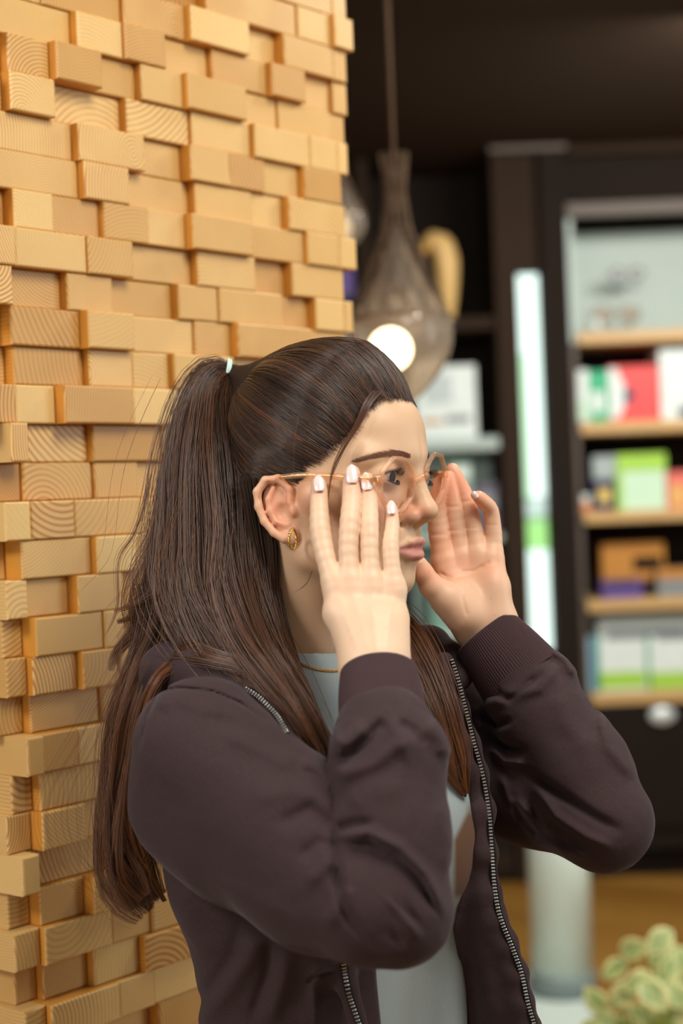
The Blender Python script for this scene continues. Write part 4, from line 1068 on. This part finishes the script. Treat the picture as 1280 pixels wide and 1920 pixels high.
# strands ------------------------------------------------------------
def strands(name, P, rad, mat, parent, colors, taper=.35, sides=3, tips=None):
    """P (N,K,3) camera-space points; rad scalar or (N,); colors (N,3)"""
    N, K, _ = P.shape; rad = np.full(N, rad) if np.isscalar(rad) else rad
    T = np.gradient(P, axis=1); T /= np.linalg.norm(T, axis=2, keepdims=True)+1e-12
    ref = np.array([.3, .1, .95]); A = np.cross(T, ref); A /= np.linalg.norm(A, axis=2, keepdims=True)+1e-12; Bn = np.cross(T, A)
    tp = np.linspace(0, 1, K); prof = np.minimum(1, np.minimum(tp*8+.4, (1-tp)*3+taper))
    rr = rad[:, None]*prof[None]
    V = np.stack([P+rr[..., None]*(A*math.cos(2*math.pi*j/sides)+Bn*math.sin(2*math.pi*j/sides)) for j in range(sides)], 2).reshape(-1, 3)
    i = np.arange(N)[:, None, None]*K*sides; k = np.arange(K-1)[None, :, None]*sides; j = np.arange(sides)[None, None, :]; j2 = (j+1) % sides
    F = np.stack([i+k+j, i+k+j2, i+k+sides+j2, i+k+sides+j], -1).reshape(-1, 4)
    me = mesh_np(name, c2w(V), F); tt = np.linspace(0, 1, K)[None, :, None, None]; tips = colors if tips is None else tips
    set_col(me, 'tint', np.broadcast_to(colors[:, None, None]*(1-tt)+tips[:, None, None]*tt, (N, K, sides, 3)).reshape(-1, 3)); return link(name, me, mat, parent)
def hair_cols(n, base, var, red=0.3):
    v = RNG.uniform(-1, 1, (n, 1)); b = np.array(lin(*base)[:3]); c = b*np.exp(v*var)
    w = (RNG.random((n, 1)) < red)*RNG.random((n, 1)); return np.clip(c*(1-w)+w*np.array(lin(116, 66, 34)[:3]), 0, 1)

HC = np.array([.001, 0, .052]); HR = np.array([.1010, .0790, .0990])
HAIRLINE = [px2h(752,736,0.018), px2h(719,745,.035), px2h(690,764,.048), px2h(668,800,.058), px2h(640,830,.064), px2h(603,860,.069), px2h(575,872,.071), px2h(562,900,.072)]
HLP = [(.0835, .104)]+[(p[0], p[2]) for p in HAIRLINE]+[(.012, .022), (-.012, .030), (-.030, .018), (-.034, -.010), (-.030, -.045), (-.20, -.06), (-.20, .25), (.0835, .25)]
TIE = px2h(425, 700, 0.0)
def cap_th(Q, m=None):
    if m is None: m = polysd(np.stack([Q[:, 0], Q[:, 2]], 1), HLP)
    return np.clip(-m*.32+.0002, .0002, .0075+.0085*np.clip((Q[:, 2]-.07)/.06, 0, 1))
def cap_sdf(P):
    Q = c2h(P); m = polysd(np.stack([Q[:, 0], Q[:, 2]], 1), HLP)
    d = skull_sdf(Q)-cap_th(Q, m)+.0012
    d = smin(d, cone(Q, (-.062, 0, .100), TIE*np.array([.93, 1, .985]), .036, .010), .03)
    d = smin(d, chain(Q, [(-.050, 0, .03), (-.048, 0, -.055)], [.046, .038], .01), .03)
    d = smax(d, m+.002*vnoise(Q, 300), .004)
    return d
def build_hair():
    V, F = grow(cap_sdf, (-.16, -.14, 1.34), (.11, .17, 1.64), .0018); V, F = keep_big(V, F, .1)
    # ponytail mass
    G = GUIDES
    root = None
    me = mesh_np('hair', c2w(V), F); set_col(me, 'tint', np.tile(np.array(lin(44, 29, 22)[:3]), (len(V), 1))); root = link('hair', me, M_HAIRM, person)
    def tail(P):
        d = None
        for gd in G:
            if gd.get('solid', 0) <= 0: continue
            pts = [cs(*p[:3]) for p in gd['p']]; rr = [max(.003, p[3]*gd['solid']) for p in gd['p']]
            e = min(len(pts), gd.get('send', 99)); c = chain(P, pts[:e], rr[:e], .004); d = c if d is None else smin(d, c, .012)
        return d + .0015*vnoise(P*np.array([1, .25, 1]), 260, 2)
    V, F = grow(tail, (-.36, -.50, 1.28), (.14, .16, 1.62), .0025); V, F = keep_big(V, F, .005)
    me = mesh_np('ponytail', c2w(V), F); set_col(me, 'tint', np.tile(np.array(lin(42, 27, 20)[:3]), (len(V), 1))); link('ponytail', me, M_HAIRM, root)
    # combed strands on the head
    N = 9000; K = 18; dirs = []
    td = (TIE-HC)/HR; td /= np.linalg.norm(td)
    hl = []
    for sg in (1, -1):
        L = [(.0850, 0, .1010)]+[tuple(p*np.array([1, sg, 1])) for p in HAIRLINE]+[(.012, sg*.075, .026), (-.012, sg*.076, .032), (-.030, sg*.074, .012), (-.034, sg*.070, -.012), (-.036, sg*.06, -.04), (-.06, sg*.03, -.045), (-.07, 0, -.045)]
        hl.append(crom(L, 200))
    hl = np.concatenate(hl); hi = RNG.integers(0, len(hl), N); st = hl[hi]+RNG.normal(0, .0022, (N, 3))
    sd = (st-HC)/HR; sd /= np.linalg.norm(sd, axis=1, keepdims=True)
    start = np.where(RNG.random(N) < .45, RNG.random(N)*.75, 0.0)
    t = start[:, None]+(1-start[:, None])*np.linspace(0, 1, K)[None]
    om = np.arccos(np.clip(sd@td, -1, 1))[:, None]; so = np.sin(om)
    D = (np.sin((1-t)*om)/so)[..., None]*sd[:, None]+(np.sin(t*om)/so)[..., None]*td
    sag = RNG.normal(0, .035, (N, 1, 1))*np.sin(np.pi*t)[..., None]; D = D+sag*np.cross(sd, td)[:, None]
    # hair swept down and back over the temple before it climbs
    low = np.clip((.075-st[:, 2])/.08, 0, 1)[:, None]*np.sin(np.pi*t)*.10; D[..., 2] -= low
    D /= np.linalg.norm(D, axis=2, keepdims=True)
    lift = (1+.012*RNG.random((N, 1))+.012*np.sin(np.pi*t)*RNG.random((N, 1)))*1.0
    wav = .006*np.sin(t*9+st[:, 2:3]*60)*np.sin(np.pi*t)
    edge = .955+.045*np.clip(t/.12, 0, 1) if False else np.where(start[:, None] == 0, .955+.045*np.clip(t/.15, 0, 1), 1.0)
    Q = HC+D*HR*((lift+wav)*edge)[..., None]
    shp = Q.shape; q = Q.reshape(-1, 3); cl = (hi/5).astype(int); cph = (cl*12.9898 % 6.283)[:, None]; off = (.0002+.0014*RNG.random((N, 1))+(.0020*np.sin(cph*3+t*2.5))*np.sin(np.pi*np.clip(t*1.3, 0, 1))).ravel()
    for _ in range(4):
        th0 = cap_th(q)+off; d0 = skull_sdf(q); e = 1e-4
        gr = np.stack([(skull_sdf(q+np.eye(3)[k]*e)-d0)/e for k in range(3)], 1); gr /= np.linalg.norm(gr, axis=1, keepdims=True)+1e-9
        q = q-gr*(d0-th0)[:, None]
    Q = q.reshape(shp)
    Q = Q+(.0014*np.sin(t*9+st[:, 2:3]*60)*np.sin(np.pi*t))[..., None]*(Q-HC)/.09
    tw = np.clip((t-.62)/.38, 0, 1)[..., None]**2.2
    tj = TIE+RNG.normal(0, .0035, (N, 1, 3)); Q = Q*(1-tw)+tj*tw
    dk = hair_cols(N, (56, 38, 28), .42, .14)*np.exp(.35*np.sin(cph*5))
    strands('combed_hair', h2c(Q), .00024*RNG.uniform(.5, 1.4, N), M_HAIR, root, dk, .6, tips=dk*.9)
    # ponytail and loose locks
    Ps = []; Rs = []; Cs = []
    for gd in G:
        n = int(gd['n']*(1.7 if gd['n'] > 150 else 1)); pts = np.array([list(cs(*p[:3]))+[p[3]] for p in gd['p']]); K2 = 22
        c = crom(pts, K2); path = c[:, :3]; spr = np.maximum(c[:, 3], .0006)
        T = np.gradient(path, axis=0); T /= np.linalg.norm(T, axis=1)[:, None]; A = np.cross(T, [0, 0, 1.0]); A /= np.linalg.norm(A, axis=1)[:, None]; B = np.cross(T, A)
        ncl = max(3, n//40); ca = RNG.random(ncl)*2*np.pi; cr = np.sqrt(RNG.random(ncl)); ci = RNG.integers(0, ncl, n)
        wn = RNG.normal(0, 1, (ncl, 4))
        r_ = np.sqrt(RNG.random(n))*.34; a_ = RNG.random(n)*2*np.pi
        ts = np.linspace(0, 1, K2)[None]
        clump = gd.get('clump', .6)
        fr = np.where(RNG.random(n) < gd.get('fly', .05), 1.7, 1.0)[:, None]
        ox = (cr[ci]*np.cos(ca[ci]))[:, None]*fr+(r_*np.cos(a_))[:, None]*(1.2-clump*ts)+gd.get('wave', 1)*.17*np.sin(ts*8*(1+.35*wn[ci, 0:1])+wn[ci, 1:2]*3)*ts
        oy = (cr[ci]*np.sin(ca[ci]))[:, None]*fr+(r_*np.sin(a_))[:, None]*(1.2-clump*ts)+gd.get('wave', 1)*.17*np.cos(ts*7*(1+.35*wn[ci, 2:3])+wn[ci, 3:4]*3)*ts
        P = path[None]+(ox*spr)[..., None]*A[None]+(oy*spr*gd.get('flat', .8))[..., None]*B[None]
        # strands end at different lengths
        endt = np.where(RNG.random(n) < .5, RNG.uniform(gd.get('short', .75), 1, n), 1.0); tt = ts*endt[:, None]*(K2-1); i0 = np.clip(tt.astype(int), 0, K2-2); f0 = (tt-i0)[..., None]
        rows = np.arange(n)[:, None]; P = P[rows, i0]*(1-f0)+P[rows, i0+1]*f0
        Ps.append(P); Rs.append(gd.get('r', .00025)*RNG.uniform(.6, 1.3, n)); Cs.append(hair_cols(n, gd.get('col', (66, 42, 29)), .42, gd.get('red', .35))*np.exp(.38*wn[ci, 0:1].clip(-1.6, 1.6)))
    strands('loose_hair', np.concatenate(Ps), np.concatenate(Rs), M_HAIR, root, np.concatenate(Cs)*.78, .3, tips=np.concatenate(Cs)*.55+.45*np.array(lin(134, 84, 48)[:3]))
    # hair tie
    c = c2w(h2c(TIE)[None])[0]; ax = c2w((h2c(TIE)+np.array([-.02, .004, -.004]))[None])[0]-c; ax /= np.linalg.norm(ax)
    X1 = np.cross(ax, [0, 0, 1]); X1 /= np.linalg.norm(X1); Y1 = np.cross(ax, X1); mb = MB()
    for o_, rr_ in ((-.001, .0128), (.0012, .0132)):
        mb.tube([c+ax*o_+rr_*(X1*math.cos(a)+Y1*math.sin(a)) for a in np.linspace(0, 2*math.pi, 40, endpoint=False)], .0014, 8, closed=True)
    tag(mb.build('hair_tie', plain('pale_mint_elastic', (196, 222, 214), .5, .4), None, True), 'pale mint elastic hair tie holding the ponytail at the crown', 'hair tie')
# guide: p = (px, py, depth, spread)
GUIDES = [
 dict(p=[(427,700,1.527,.008),(405,712,1.522,.016),(388,765,1.510,.022),(382,860,1.480,.028),(392,990,1.455,.034),(402,1110,1.430,.036),(450,1220,1.395,.028),(515,1310,1.358,.022),(575,1400,1.338,.017),(632,1500,1.330,.007)], n=1700, solid=.72, send=8, short=.8, wave=2.0),
 dict(p=[(426,700,1.525,.008),(396,718,1.522,.014),(368,780,1.515,.017),(352,880,1.505,.020),(345,990,1.490,.024),(330,1110,1.475,.026),(296,1230,1.455,.022),(258,1350,1.440,.016),(238,1470,1.430,.016),(240,1590,1.420,.018),(280,1690,1.415,.013)], n=1400, solid=.62, send=10, short=.75, wave=2.6),
 dict(p=[(428,704,1.525,.008),(424,770,1.495,.016),(440,860,1.470,.022),(452,980,1.450,.024),(462,1080,1.435,.024),(488,1170,1.415,.020),(528,1270,1.378,.016),(575,1360,1.350,.012),(622,1470,1.335,.005)], n=1000, solid=.68, send=7, col=(62, 40, 28), wave=1.8, fly=0),
 dict(p=[(385,1040,1.44,.020),(392,1160,1.42,.018),(350,1230,1.400,.010),(302,1262,1.388,.006),(268,1330,1.385,.006),(250,1440,1.385,.006),(244,1540,1.39,.008),(268,1620,1.40,.007),(308,1690,1.405,.003)], n=200, solid=0, red=.8, wave=2.5),
 dict(p=[(352,900,1.49,.020),(326,1030,1.48,.024),(292,1120,1.47,.024),(268,1210,1.46,.018)], n=300, solid=0, red=.7, short=.4, fly=.3, wave=2, col=(92, 60, 40)),
 dict(p=[(345,1080,1.47,.016),(304,1180,1.455,.015),(270,1265,1.44,.016),(240,1350,1.438,.018),(230,1450,1.435,.019),(228,1560,1.43,.020),(244,1660,1.425,.020),(280,1705,1.42,.014)], n=520, solid=0, red=.6, short=.6, wave=2.2, col=(84, 54, 36)),
 dict(p=[(340,1120,1.46,.012),(285,1230,1.43,.012),(245,1340,1.41,.010),(228,1440,1.40,.010),(214,1550,1.40,.013),(226,1640,1.40,.018),(262,1690,1.40,.014)], n=240, solid=0, red=.6, short=.5, wave=2.5, col=(92, 60, 40)),
 dict(p=[(330,1225,1.40,.012),(400,1238,1.375,.008),(470,1262,1.36,.007),(545,1330,1.345,.009),(590,1400,1.335,.008),(635,1490,1.325,.004)], n=300, solid=0, red=.8, col=(98, 62, 38)),
 dict(p=[(700,1130,1.52,.012),(750,1190,1.485,.016),(790,1260,1.455,.016),(818,1330,1.435,.015),(838,1400,1.425,.013),(854,1455,1.42,.009),(872,1490,1.42,.003)], n=620, solid=.6, red=.8, col=(104, 64, 38), wave=1.2),
 dict(p=[(705,730,1.400,.004),(684,756,1.389,.004),(664,800,1.383,.0032),(638,845,1.380,.0024),(620,887,1.380,.0018),(614,935,1.386,.0006)], n=80, solid=0, r=.00017, clump=.5, wave=2, short=.5),
 dict(p=[(586,1070,1.395,.0006),(575,1095,1.392,.0008),(552,1112,1.395,.0005)], n=4, solid=0, r=.00013),
 dict(p=[(560,780,1.38,.001),(552,830,1.372,.001),(551,900,1.37,.001),(550,960,1.372,.001)], n=3, solid=0, r=.00010),
 dict(p=[(470,900,1.44,.018),(485,1000,1.432,.016),(498,1080,1.43,.012),(508,1160,1.425,.009),(525,1230,1.40,.006)], n=380, solid=.5, send=3, col=(54, 35, 26), fly=0, wave=.4),
 dict(p=[(400,720,1.50,.03),(380,900,1.48,.045),(356,1080,1.46,.050),(310,1200,1.44,.05)], n=60, solid=0, r=.00015, fly=.1, wave=1.5, short=.4, red=.9, col=(100, 66, 44)),
 dict(p=[(352,940,1.485,.018),(330,1030,1.475,.020),(290,1100,1.47,.018),(244,1138,1.465,.012),(214,1150,1.462,.008)], n=150, solid=0, r=.00018, wave=2, short=.5, red=.8, col=(96, 62, 42)),
 dict(p=[(350,1000,1.48,.020),(318,1100,1.47,.020),(276,1180,1.465,.018),(240,1225,1.46,.014),(225,1262,1.455,.010)], n=200, solid=0, r=.00018, wave=2, short=.5, red=.8, col=(96, 62, 42)),
 dict(p=[(300,1240,1.40,.02),(255,1400,1.40,.035),(240,1560,1.40,.04),(270,1680,1.40,.03)], n=50, solid=0, r=.00014, fly=.2, wave=3, short=.4, red=.9, col=(110, 74, 50)),
]
build_hair()

# brows and lashes
def hsurf(px, py, s0=.03):
    P = hitdepth(lambda P: head_sdf(c2h(P)), px, py, 1.25, 1.6); return P
def brows():
    px = np.interp(RNG.random(620), np.linspace(0, 1, 6), [668, 688, 712, 735, 756, 771]); cy = np.interp(px, [668, 690, 715, 740, 757, 771], [867, 859, 853, 850, 851, 855]); w = np.interp(px, [668, 700, 740, 771], [1.2, 3.6, 5.8, 3.6])
    py = cy+RNG.uniform(-1, 1, 620)*w; a = hsurf(px, py); b = hsurf(px-RNG.uniform(7, 12, 620), py-RNG.uniform(1, 5, 620)+1.5)
    t = np.linspace(0, 1, 5)[None, :, None]; P = a[:, None]*(1-t)+b[:, None]*t; P[..., 2] -= .0002+.0006*np.sin(np.pi*t[..., 0])
    strands('eyebrow', P, .00014, M_HAIR, person, hair_cols(620, (120, 76, 56), .3, .1), .2)
    # far brow, mirrored from the near one
    Q = c2h(P.reshape(-1, 3)); Q[:, 1] *= -1; strands('eyebrow', h2c(Q).reshape(P.shape), .00022, M_HAIR, person, hair_cols(620, (52, 34, 28), .3, .1), .2)
    for sg in (1, -1):
        L = []
        for t_ in np.linspace(-1, 1, 52):
            f, s, u = EYE[0]; base = np.array([f+.0138*math.cos(t_*.95)*.97, s+.0125*t_, u+.0046*(1-t_*t_)-.0005])
            tip = base+np.array([.0074, .006*t_+.0018, .0030+.001*RNG.random()]); mid = (base+tip)/2+np.array([.0006, 0, -.0010]); L.append([base, mid, tip])
            if abs(t_) < .9:
                base = np.array([f+.0138*math.cos(t_*.95)*.97, s+.0125*t_, u-.0046*(1-t_*t_)-.0008]); L.append([base, base+np.array([.002, 0, -.0012]), base+np.array([.0038, .001*t_, -.0028])])
        L = np.array(L); L[..., 1] *= sg; P = np.stack([crom(l, 6) for l in L]); strands('eyelashes', h2c(P), .00016, M_HAIR, person, hair_cols(len(P), (30, 20, 16), .2, 0), .2)
brows()

# nails
def nails():
    for (tip, base, w, d) in (((596,891),(599,921),26,1.3735),((659,871),(660,906),28,1.3730),((685,886),(689,919),26,1.3735),((733,939),(734,964),20,1.3665)):
        A = cs(*base, d-.0036); B = cs(*tip, d+.0040); ax = B-A; Ln = np.linalg.norm(ax); ax /= Ln; n = np.array([0, 0, -1.0]); n -= ax*(n@ax); n /= np.linalg.norm(n); sd = np.cross(ax, n); hw = w/2/FPX*d
        V = []; nu, nv = 16, 10
        for i in range(nu+1):
            u = i/nu; ww = hw*.80*(.45+.55*(min(1, u/.16))**.6 if u < .16 else (1 if u < .45 else max(.02, 1-((u-.42)/.58)**3.0)**.7))
            for j in range(nv+1):
                v = j/nv*2-1; V.append(A+ax*Ln*u+sd*v*ww-n*(v*v*ww*.36)+n*(.0008*math.sin(math.pi*u)+.0004))
        F = [(i*(nv+1)+j, i*(nv+1)+j+1, (i+1)*(nv+1)+j+1, (i+1)*(nv+1)+j) for i in range(nu) for j in range(nv)]
        o = link('fingernail', mesh_np('fingernail', c2w(np.array(V)), np.array(F)), M_NAIL, person); o['label'] = 'milky white almond nail'
        md = o.modifiers.new('t', 'SOLIDIFY'); md.thickness = .0004
    A = cs(889, 928, 1.484); V = []
    o = MB().lathe(c2w(A[None])[0], [(.0001, .004), (.002, .0034), (.0034, .001), (.0036, -.002)], 16, axis=list(c2w(cs(884, 918, 1.48)[None])[0]-c2w(A[None])[0]), cap=False).build('fingernail', M_NAIL, person, True)
nails()

# clothes
def build_clothes():
    V, F = grow(tee_sdf, (-.17, -.60, 1.28), (.19, -.09, 1.62), .0022); V, F = keep_big(V, F)
    px = V[:, 0]/V[:, 2]*FPX+CX; py = CY-V[:, 1]/V[:, 2]*FPX
    base = np.array(lin(152, 163, 165)[:3]); pr = np.array(lin(104, 72, 50)[:3])
    b = c2b(V); prn = np.clip((px-846-24*np.clip((1575-py)/50, 0, 1))/10, 0, 1)*np.clip((py-1500)/30, 0, 1)*np.clip((1690-py)/14, 0, 1)
    Cc = base*(1-prn[:, None])+pr*prn[:, None]
    me = mesh_np('t_shirt', c2w(V), F); set_col(me, 'tint', Cc); ts = link('t_shirt', me, M_TEE, person)
    # neckband
    V, F = grow(hoodie_sdf, (-.235, -.60, 1.12), (.315, -.075, 1.72), .0017); V, F = keep_big(V, F)
    ho = link('hoodie', mesh_np('hoodie', c2w(V), F), M_HOOD, person)
    return ts, ho
TS, HOO = build_clothes()
def cuff(name, a, b, ra, rb, parent, ribs=92, roll=.0015, flat=.85, vdir=(0, 0, 1)):
    a = np.array(a); b = np.array(b); ax = b-a; L = np.linalg.norm(ax); ax /= L; vd = np.array(vdir, float); vd -= ax*(vd@ax); vd /= np.linalg.norm(vd); sd = np.cross(ax, vd)
    n = ribs*4; V = []; rows = [(0, -.0022, 1), (-.001, -.0006, 1), (0, 0.0005, .6)]+[(t, 0, 1) for t in np.linspace(.04, 1, 16)]
    rows = [(.10, -.006), (.0, -.0035), (-.02, -.0015), (.0, 0.0)]+[(t, .0015*math.sin(math.pi*t)) for t in np.linspace(.05, 1.1, 18)]
    for (t, off) in rows:
        r = ra+(rb-ra)*max(t, 0)**1.3+off
        for j in range(n):
            th_ = 2*math.pi*j/n; rb_ = .0005*math.cos(ribs*th_); 
            V.append(a+ax*L*t+(r+rb_)*(sd*math.cos(th_)+vd*flat*math.sin(th_)))
    K = len(rows); F = [(k*n+j, k*n+(j+1) % n, (k+1)*n+(j+1) % n, (k+1)*n+j) for k in range(K-1) for j in range(n)]
    o = link(name, mesh_np(name, c2w(np.array(V)), np.array(F)), M_RIB, parent); o['label'] = 'ribbed cuff'; return o
cuff('cuff', cs(709, 1260, 1.307), cs(718, 1352, 1.274), .0310, .0345, HOO)
cuff('cuff', cs(909, 1186, 1.492), cs(973, 1268, 1.480), .0315, .0400, HOO)

def zipper(name, px, parent, off=.0022, pitch=.0031, side=1, zmax=1.75, d0=1.2, line=False):
    n = 160; P2 = crom(np.array(px, float), n); P = hitdepth(hoodie_sdf, P2[:, 0], P2[:, 1], d0, zmax)
    zz = P[:, 2].copy(); lim = np.median(zz); ok = np.abs(zz-lim) < .05; zz = np.interp(np.arange(n), np.arange(n)[ok], zz[ok])
    for _ in range(70): zz[1:-1] = (zz[:-2]+zz[1:-1]*2+zz[2:])/4
    if line: ln_ = np.linspace(zz[0], zz[-1], n); zz = ln_-max(0, (ln_-zz).max())
    P = P*(zz/P[:, 2])[:, None]
    ds = np.r_[0, np.cumsum(np.linalg.norm(np.diff(P, axis=0), axis=1))]; L = ds[-1]; m = int(L/pitch); mb = MB(); tp = MB()
    W_ = []
    for i in range(m):
        s = (i+.5)*pitch; p = np.array([np.interp(s, ds, P[:, k]) for k in range(3)]); q = np.array([np.interp(s+.004, ds, P[:, k]) for k in range(3)])
        t = q-p; t /= np.linalg.norm(t)+1e-9; nn = np.array([0, 0, -1.0]); nn -= t*(nn@t); nn /= np.linalg.norm(nn); w = np.cross(t, nn)
        pw = c2w((p+nn*off)[None])[0]; Ax = [c2w((p+v)[None])[0]-c2w(p[None])[0] for v in (w, t, nn)]
        mb.box(pw, (.0038, .0016, .0022), ax=Ax, bev=.0004)
        W_.append((p+nn*(off*.2), w))
    zo = mb.build(name, M_METAL, parent); zo['label'] = 'silver zip teeth'
    pts = [c2w((p+w*side*.004)[None])[0] for p, w in W_[::2]]
    V = []; 
    for p, w in W_:
        V += [c2w((p-w*.0030)[None])[0], c2w((p+w*.0030)[None])[0]]
    F = [(2*i, 2*i+1, 2*i+3, 2*i+2) for i in range(len(W_)-1)]
    o = link('zip_tape', mesh_np('zip_tape', np.array(V), np.array(F)), M_TAPE, zo); md = o.modifiers.new('t', 'SOLIDIFY'); md.thickness = .0012
    return zo
zipper('zipper', [(463,1292),(490,1310),(515,1336),(530,1358),(542,1380)], HOO, line=True)
zipper('zipper', [(640,1775),(644,1810),(653,1860),(668,1905),(684,1950)], HOO)
zipper('zipper', [(x-11, y) for x, y in ZIPF[:-1]], HOO, pitch=.0029)

# ------------------------------------------------------------------ glasses
def glasses():
    cN = px2h(744, 909, .036); cN = np.array([.0872, .0362, .0190]); cF = np.array([.0892, -.0340, .0253])
    o = c2w(h2c((.09, 0, .022))[None])[0]
    root = empty('eyeglasses', o, 'clear peach octagonal-round eyeglasses worn by the person, held at both sides', 'glasses')
    def rim(c, wrap, hw, hh):
        fr = np.array([math.cos(wrap), math.sin(wrap), -.08]); fr /= np.linalg.norm(fr); up = np.array([.06, -.075, 1]); up -= fr*(up@fr); up /= np.linalg.norm(up); sd = np.cross(up, fr)
        n = 96; pts = []; prof = []
        for i in range(n):
            a = 2*math.pi*i/n; k = 8; oct_ = math.cos(math.pi/k)/math.cos((a+math.pi/8) % (2*math.pi/k)-math.pi/k); r = .30+.70*oct_
            pts.append((hw*r*math.cos(a), hh*r*math.sin(a)*1.0))
        V = []
        for (x, y) in pts:
            l = math.hypot(x, y); nx, ny = x/l, y/l
            for (dr, df) in ((-.0018, -.0018), (.0006, -.0026), (.0024, -.0012), (.0024, .0014), (.0006, .0026), (-.0016, .0018)):
                V.append(h2c(c+sd*(x+nx*dr)+up*(y+ny*dr)+fr*df))
        F = [(i*6+j, i*6+(j+1) % 6, ((i+1) % n)*6+(j+1) % 6, ((i+1) % n)*6+j) for i in range(n) for j in range(6)]
        me = mesh_np('rim', c2w(np.array(V)), np.array(F)); bm_fix(me); link('rim', me, M_ACET, root)['label'] = 'clear peach rim'
        # lens: thin dish
        V = []; rings = 8; ids = []
        for side_ in (0, 1):
            for q in range(rings+1):
                t = q/rings
                for (x, y) in pts: V.append(h2c(c+sd*x*t*.965+up*y*t*.965+fr*(.0014*(1-t*t)+(.0007 if side_ else -.0007))))
        F = []
        for side_ in (0, 1):
            b = side_*(rings+1)*n
            for q in range(rings):
                for i in range(n): F.append((b+q*n+i, b+q*n+(i+1) % n, b+(q+1)*n+(i+1) % n, b+(q+1)*n+i))
        e = rings*n; b = (rings+1)*n
        for i in range(n): F.append((e+i, e+(i+1) % n, b+e+(i+1) % n, b+e+i))
        me = mesh_np('lens', c2w(np.array(V)), np.array(F)); bm_fix(me); link('lens', me, M_LENS, root)
        return fr, up, sd
    frN = rim(cN, math.radians(7), .0255, .0238); frF = rim(cF, math.radians(-6), .0250, .0232)
    Hw = lambda q: c2w(h2c(q)[None])[0]
    MB().tube([Hw(p) for p in crom([(.0905, .0118, .0225), (.0965, .004, .0275), (.0970, -.003, .0280), (.0915, -.0105, .0265)], 14)], [.0024]*14, 10).build('bridge', M_ACET, root, True)
    for sg, c in ((1, cN), (-1, cF)):
        y0 = c[2]+.005; MB().tube([Hw(p) for p in crom([(.0870, sg*.0590, y0), (.0850, sg*.0635, y0), (.0800, sg*.0675, y0)], 8)], .0038, 10).build('hinge_block', M_ACET, root, True)
        MB().box(Hw((.0820, sg*.0655, y0)), (.004, .0035, .0055), bev=.0006).build('hinge', M_GOLD, root)
        y1 = .0265 if sg > 0 else .030
        pts = crom([(.0805, sg*.0672, y0), (.055, sg*.0700, y0+.0015), (.02, sg*.0740, y1+.001), (.0, sg*.0765, y1), (-.012, sg*.0765, y1-.003), (-.024, sg*.0690, y1-.020), (-.030, sg*.063, y1-.032)], 40)
        MB().tube([Hw(p) for p in pts], np.interp(np.arange(40), [0, 14, 26, 39], [.0034, .0028, .0021, .0022]), 10).build('temple_arm', M_ACET, root, True)
        MB().tube([Hw(p) for p in pts[:30]], .0008, 8).build('metal_core', M_GOLD, root, True)
        MB().lathe(Hw((.0870, sg*.0125, .012)), [(0, -.0012), (.0035, -.0008), (.0042, 0), (.0035, .0008), (0, .0012)], 16, axis=c2w(h2c((.0870, sg*.0125+.1*sg*-1, .012))[None])[0]-Hw((.0870, sg*.0125, .012)), cap=False).build('nose_pad', M_ACET, root, True)
glasses()

# jewellery
def jewellery():
    c = cs(549, 1010, 1.389); R = .0085; mb = MB(); pts = []
    for a in np.linspace(0, 2*math.pi, 72, endpoint=False):
        pts.append(c+np.array([R*.36*math.cos(a), R*math.sin(a), R*.86*math.cos(a)]))
    pts = np.array(pts)
    for ph in (0, math.pi):
        q = []
        for i, p in enumerate(pts):
            rad_ = (p-c)/np.linalg.norm(p-c); nrm = np.array([.86, 0, -.5]); a = i/72*2*math.pi*9+ph; q.append(p+.0007*(rad_*math.cos(a)+nrm*math.sin(a)))
        mb.tube(c2w(np.array(q)), .0007, 6, closed=True)
    tag(mb.build('hoop_earring', M_GOLD, None, True), 'small twisted gold hoop earring hanging from the near ear lobe', 'earring')
    px = np.array([520, 545, 570, 595, 618, 640, 665]); py = np.array([1222, 1236, 1247, 1255, 1258, 1256, 1250])
    p2 = crom(np.stack([px, py], 1), 46); both = lambda P: np.minimum(head_sdf(c2h(P)), tee_sdf(P)); P = hitdepth(both, p2[:, 0], p2[:, 1], 1.3, 1.6); mb = MB()
    for i in range(len(P)-1):
        t = P[i+1]-P[i]; l = np.linalg.norm(t)
        if l > .01: continue
        t /= l; n = np.array([0, 0, -1.0]) if i % 2 else np.cross(t, [0, 0, -1.0]); s = np.cross(t, n); s /= np.linalg.norm(s); m_ = (P[i]+P[i+1])/2+np.array([0, 0, -.0010])
        mb.tube(c2w(np.array([m_+t*.0016*math.cos(a)+s*.0009*math.sin(a) for a in np.linspace(0, 2*math.pi, 12, endpoint=False)])), .00042, 5, closed=True)
    tag(mb.build('necklace', M_GOLD, None, True), 'fine gold link necklace lying at the neckline of the grey t-shirt', 'necklace')
jewellery()
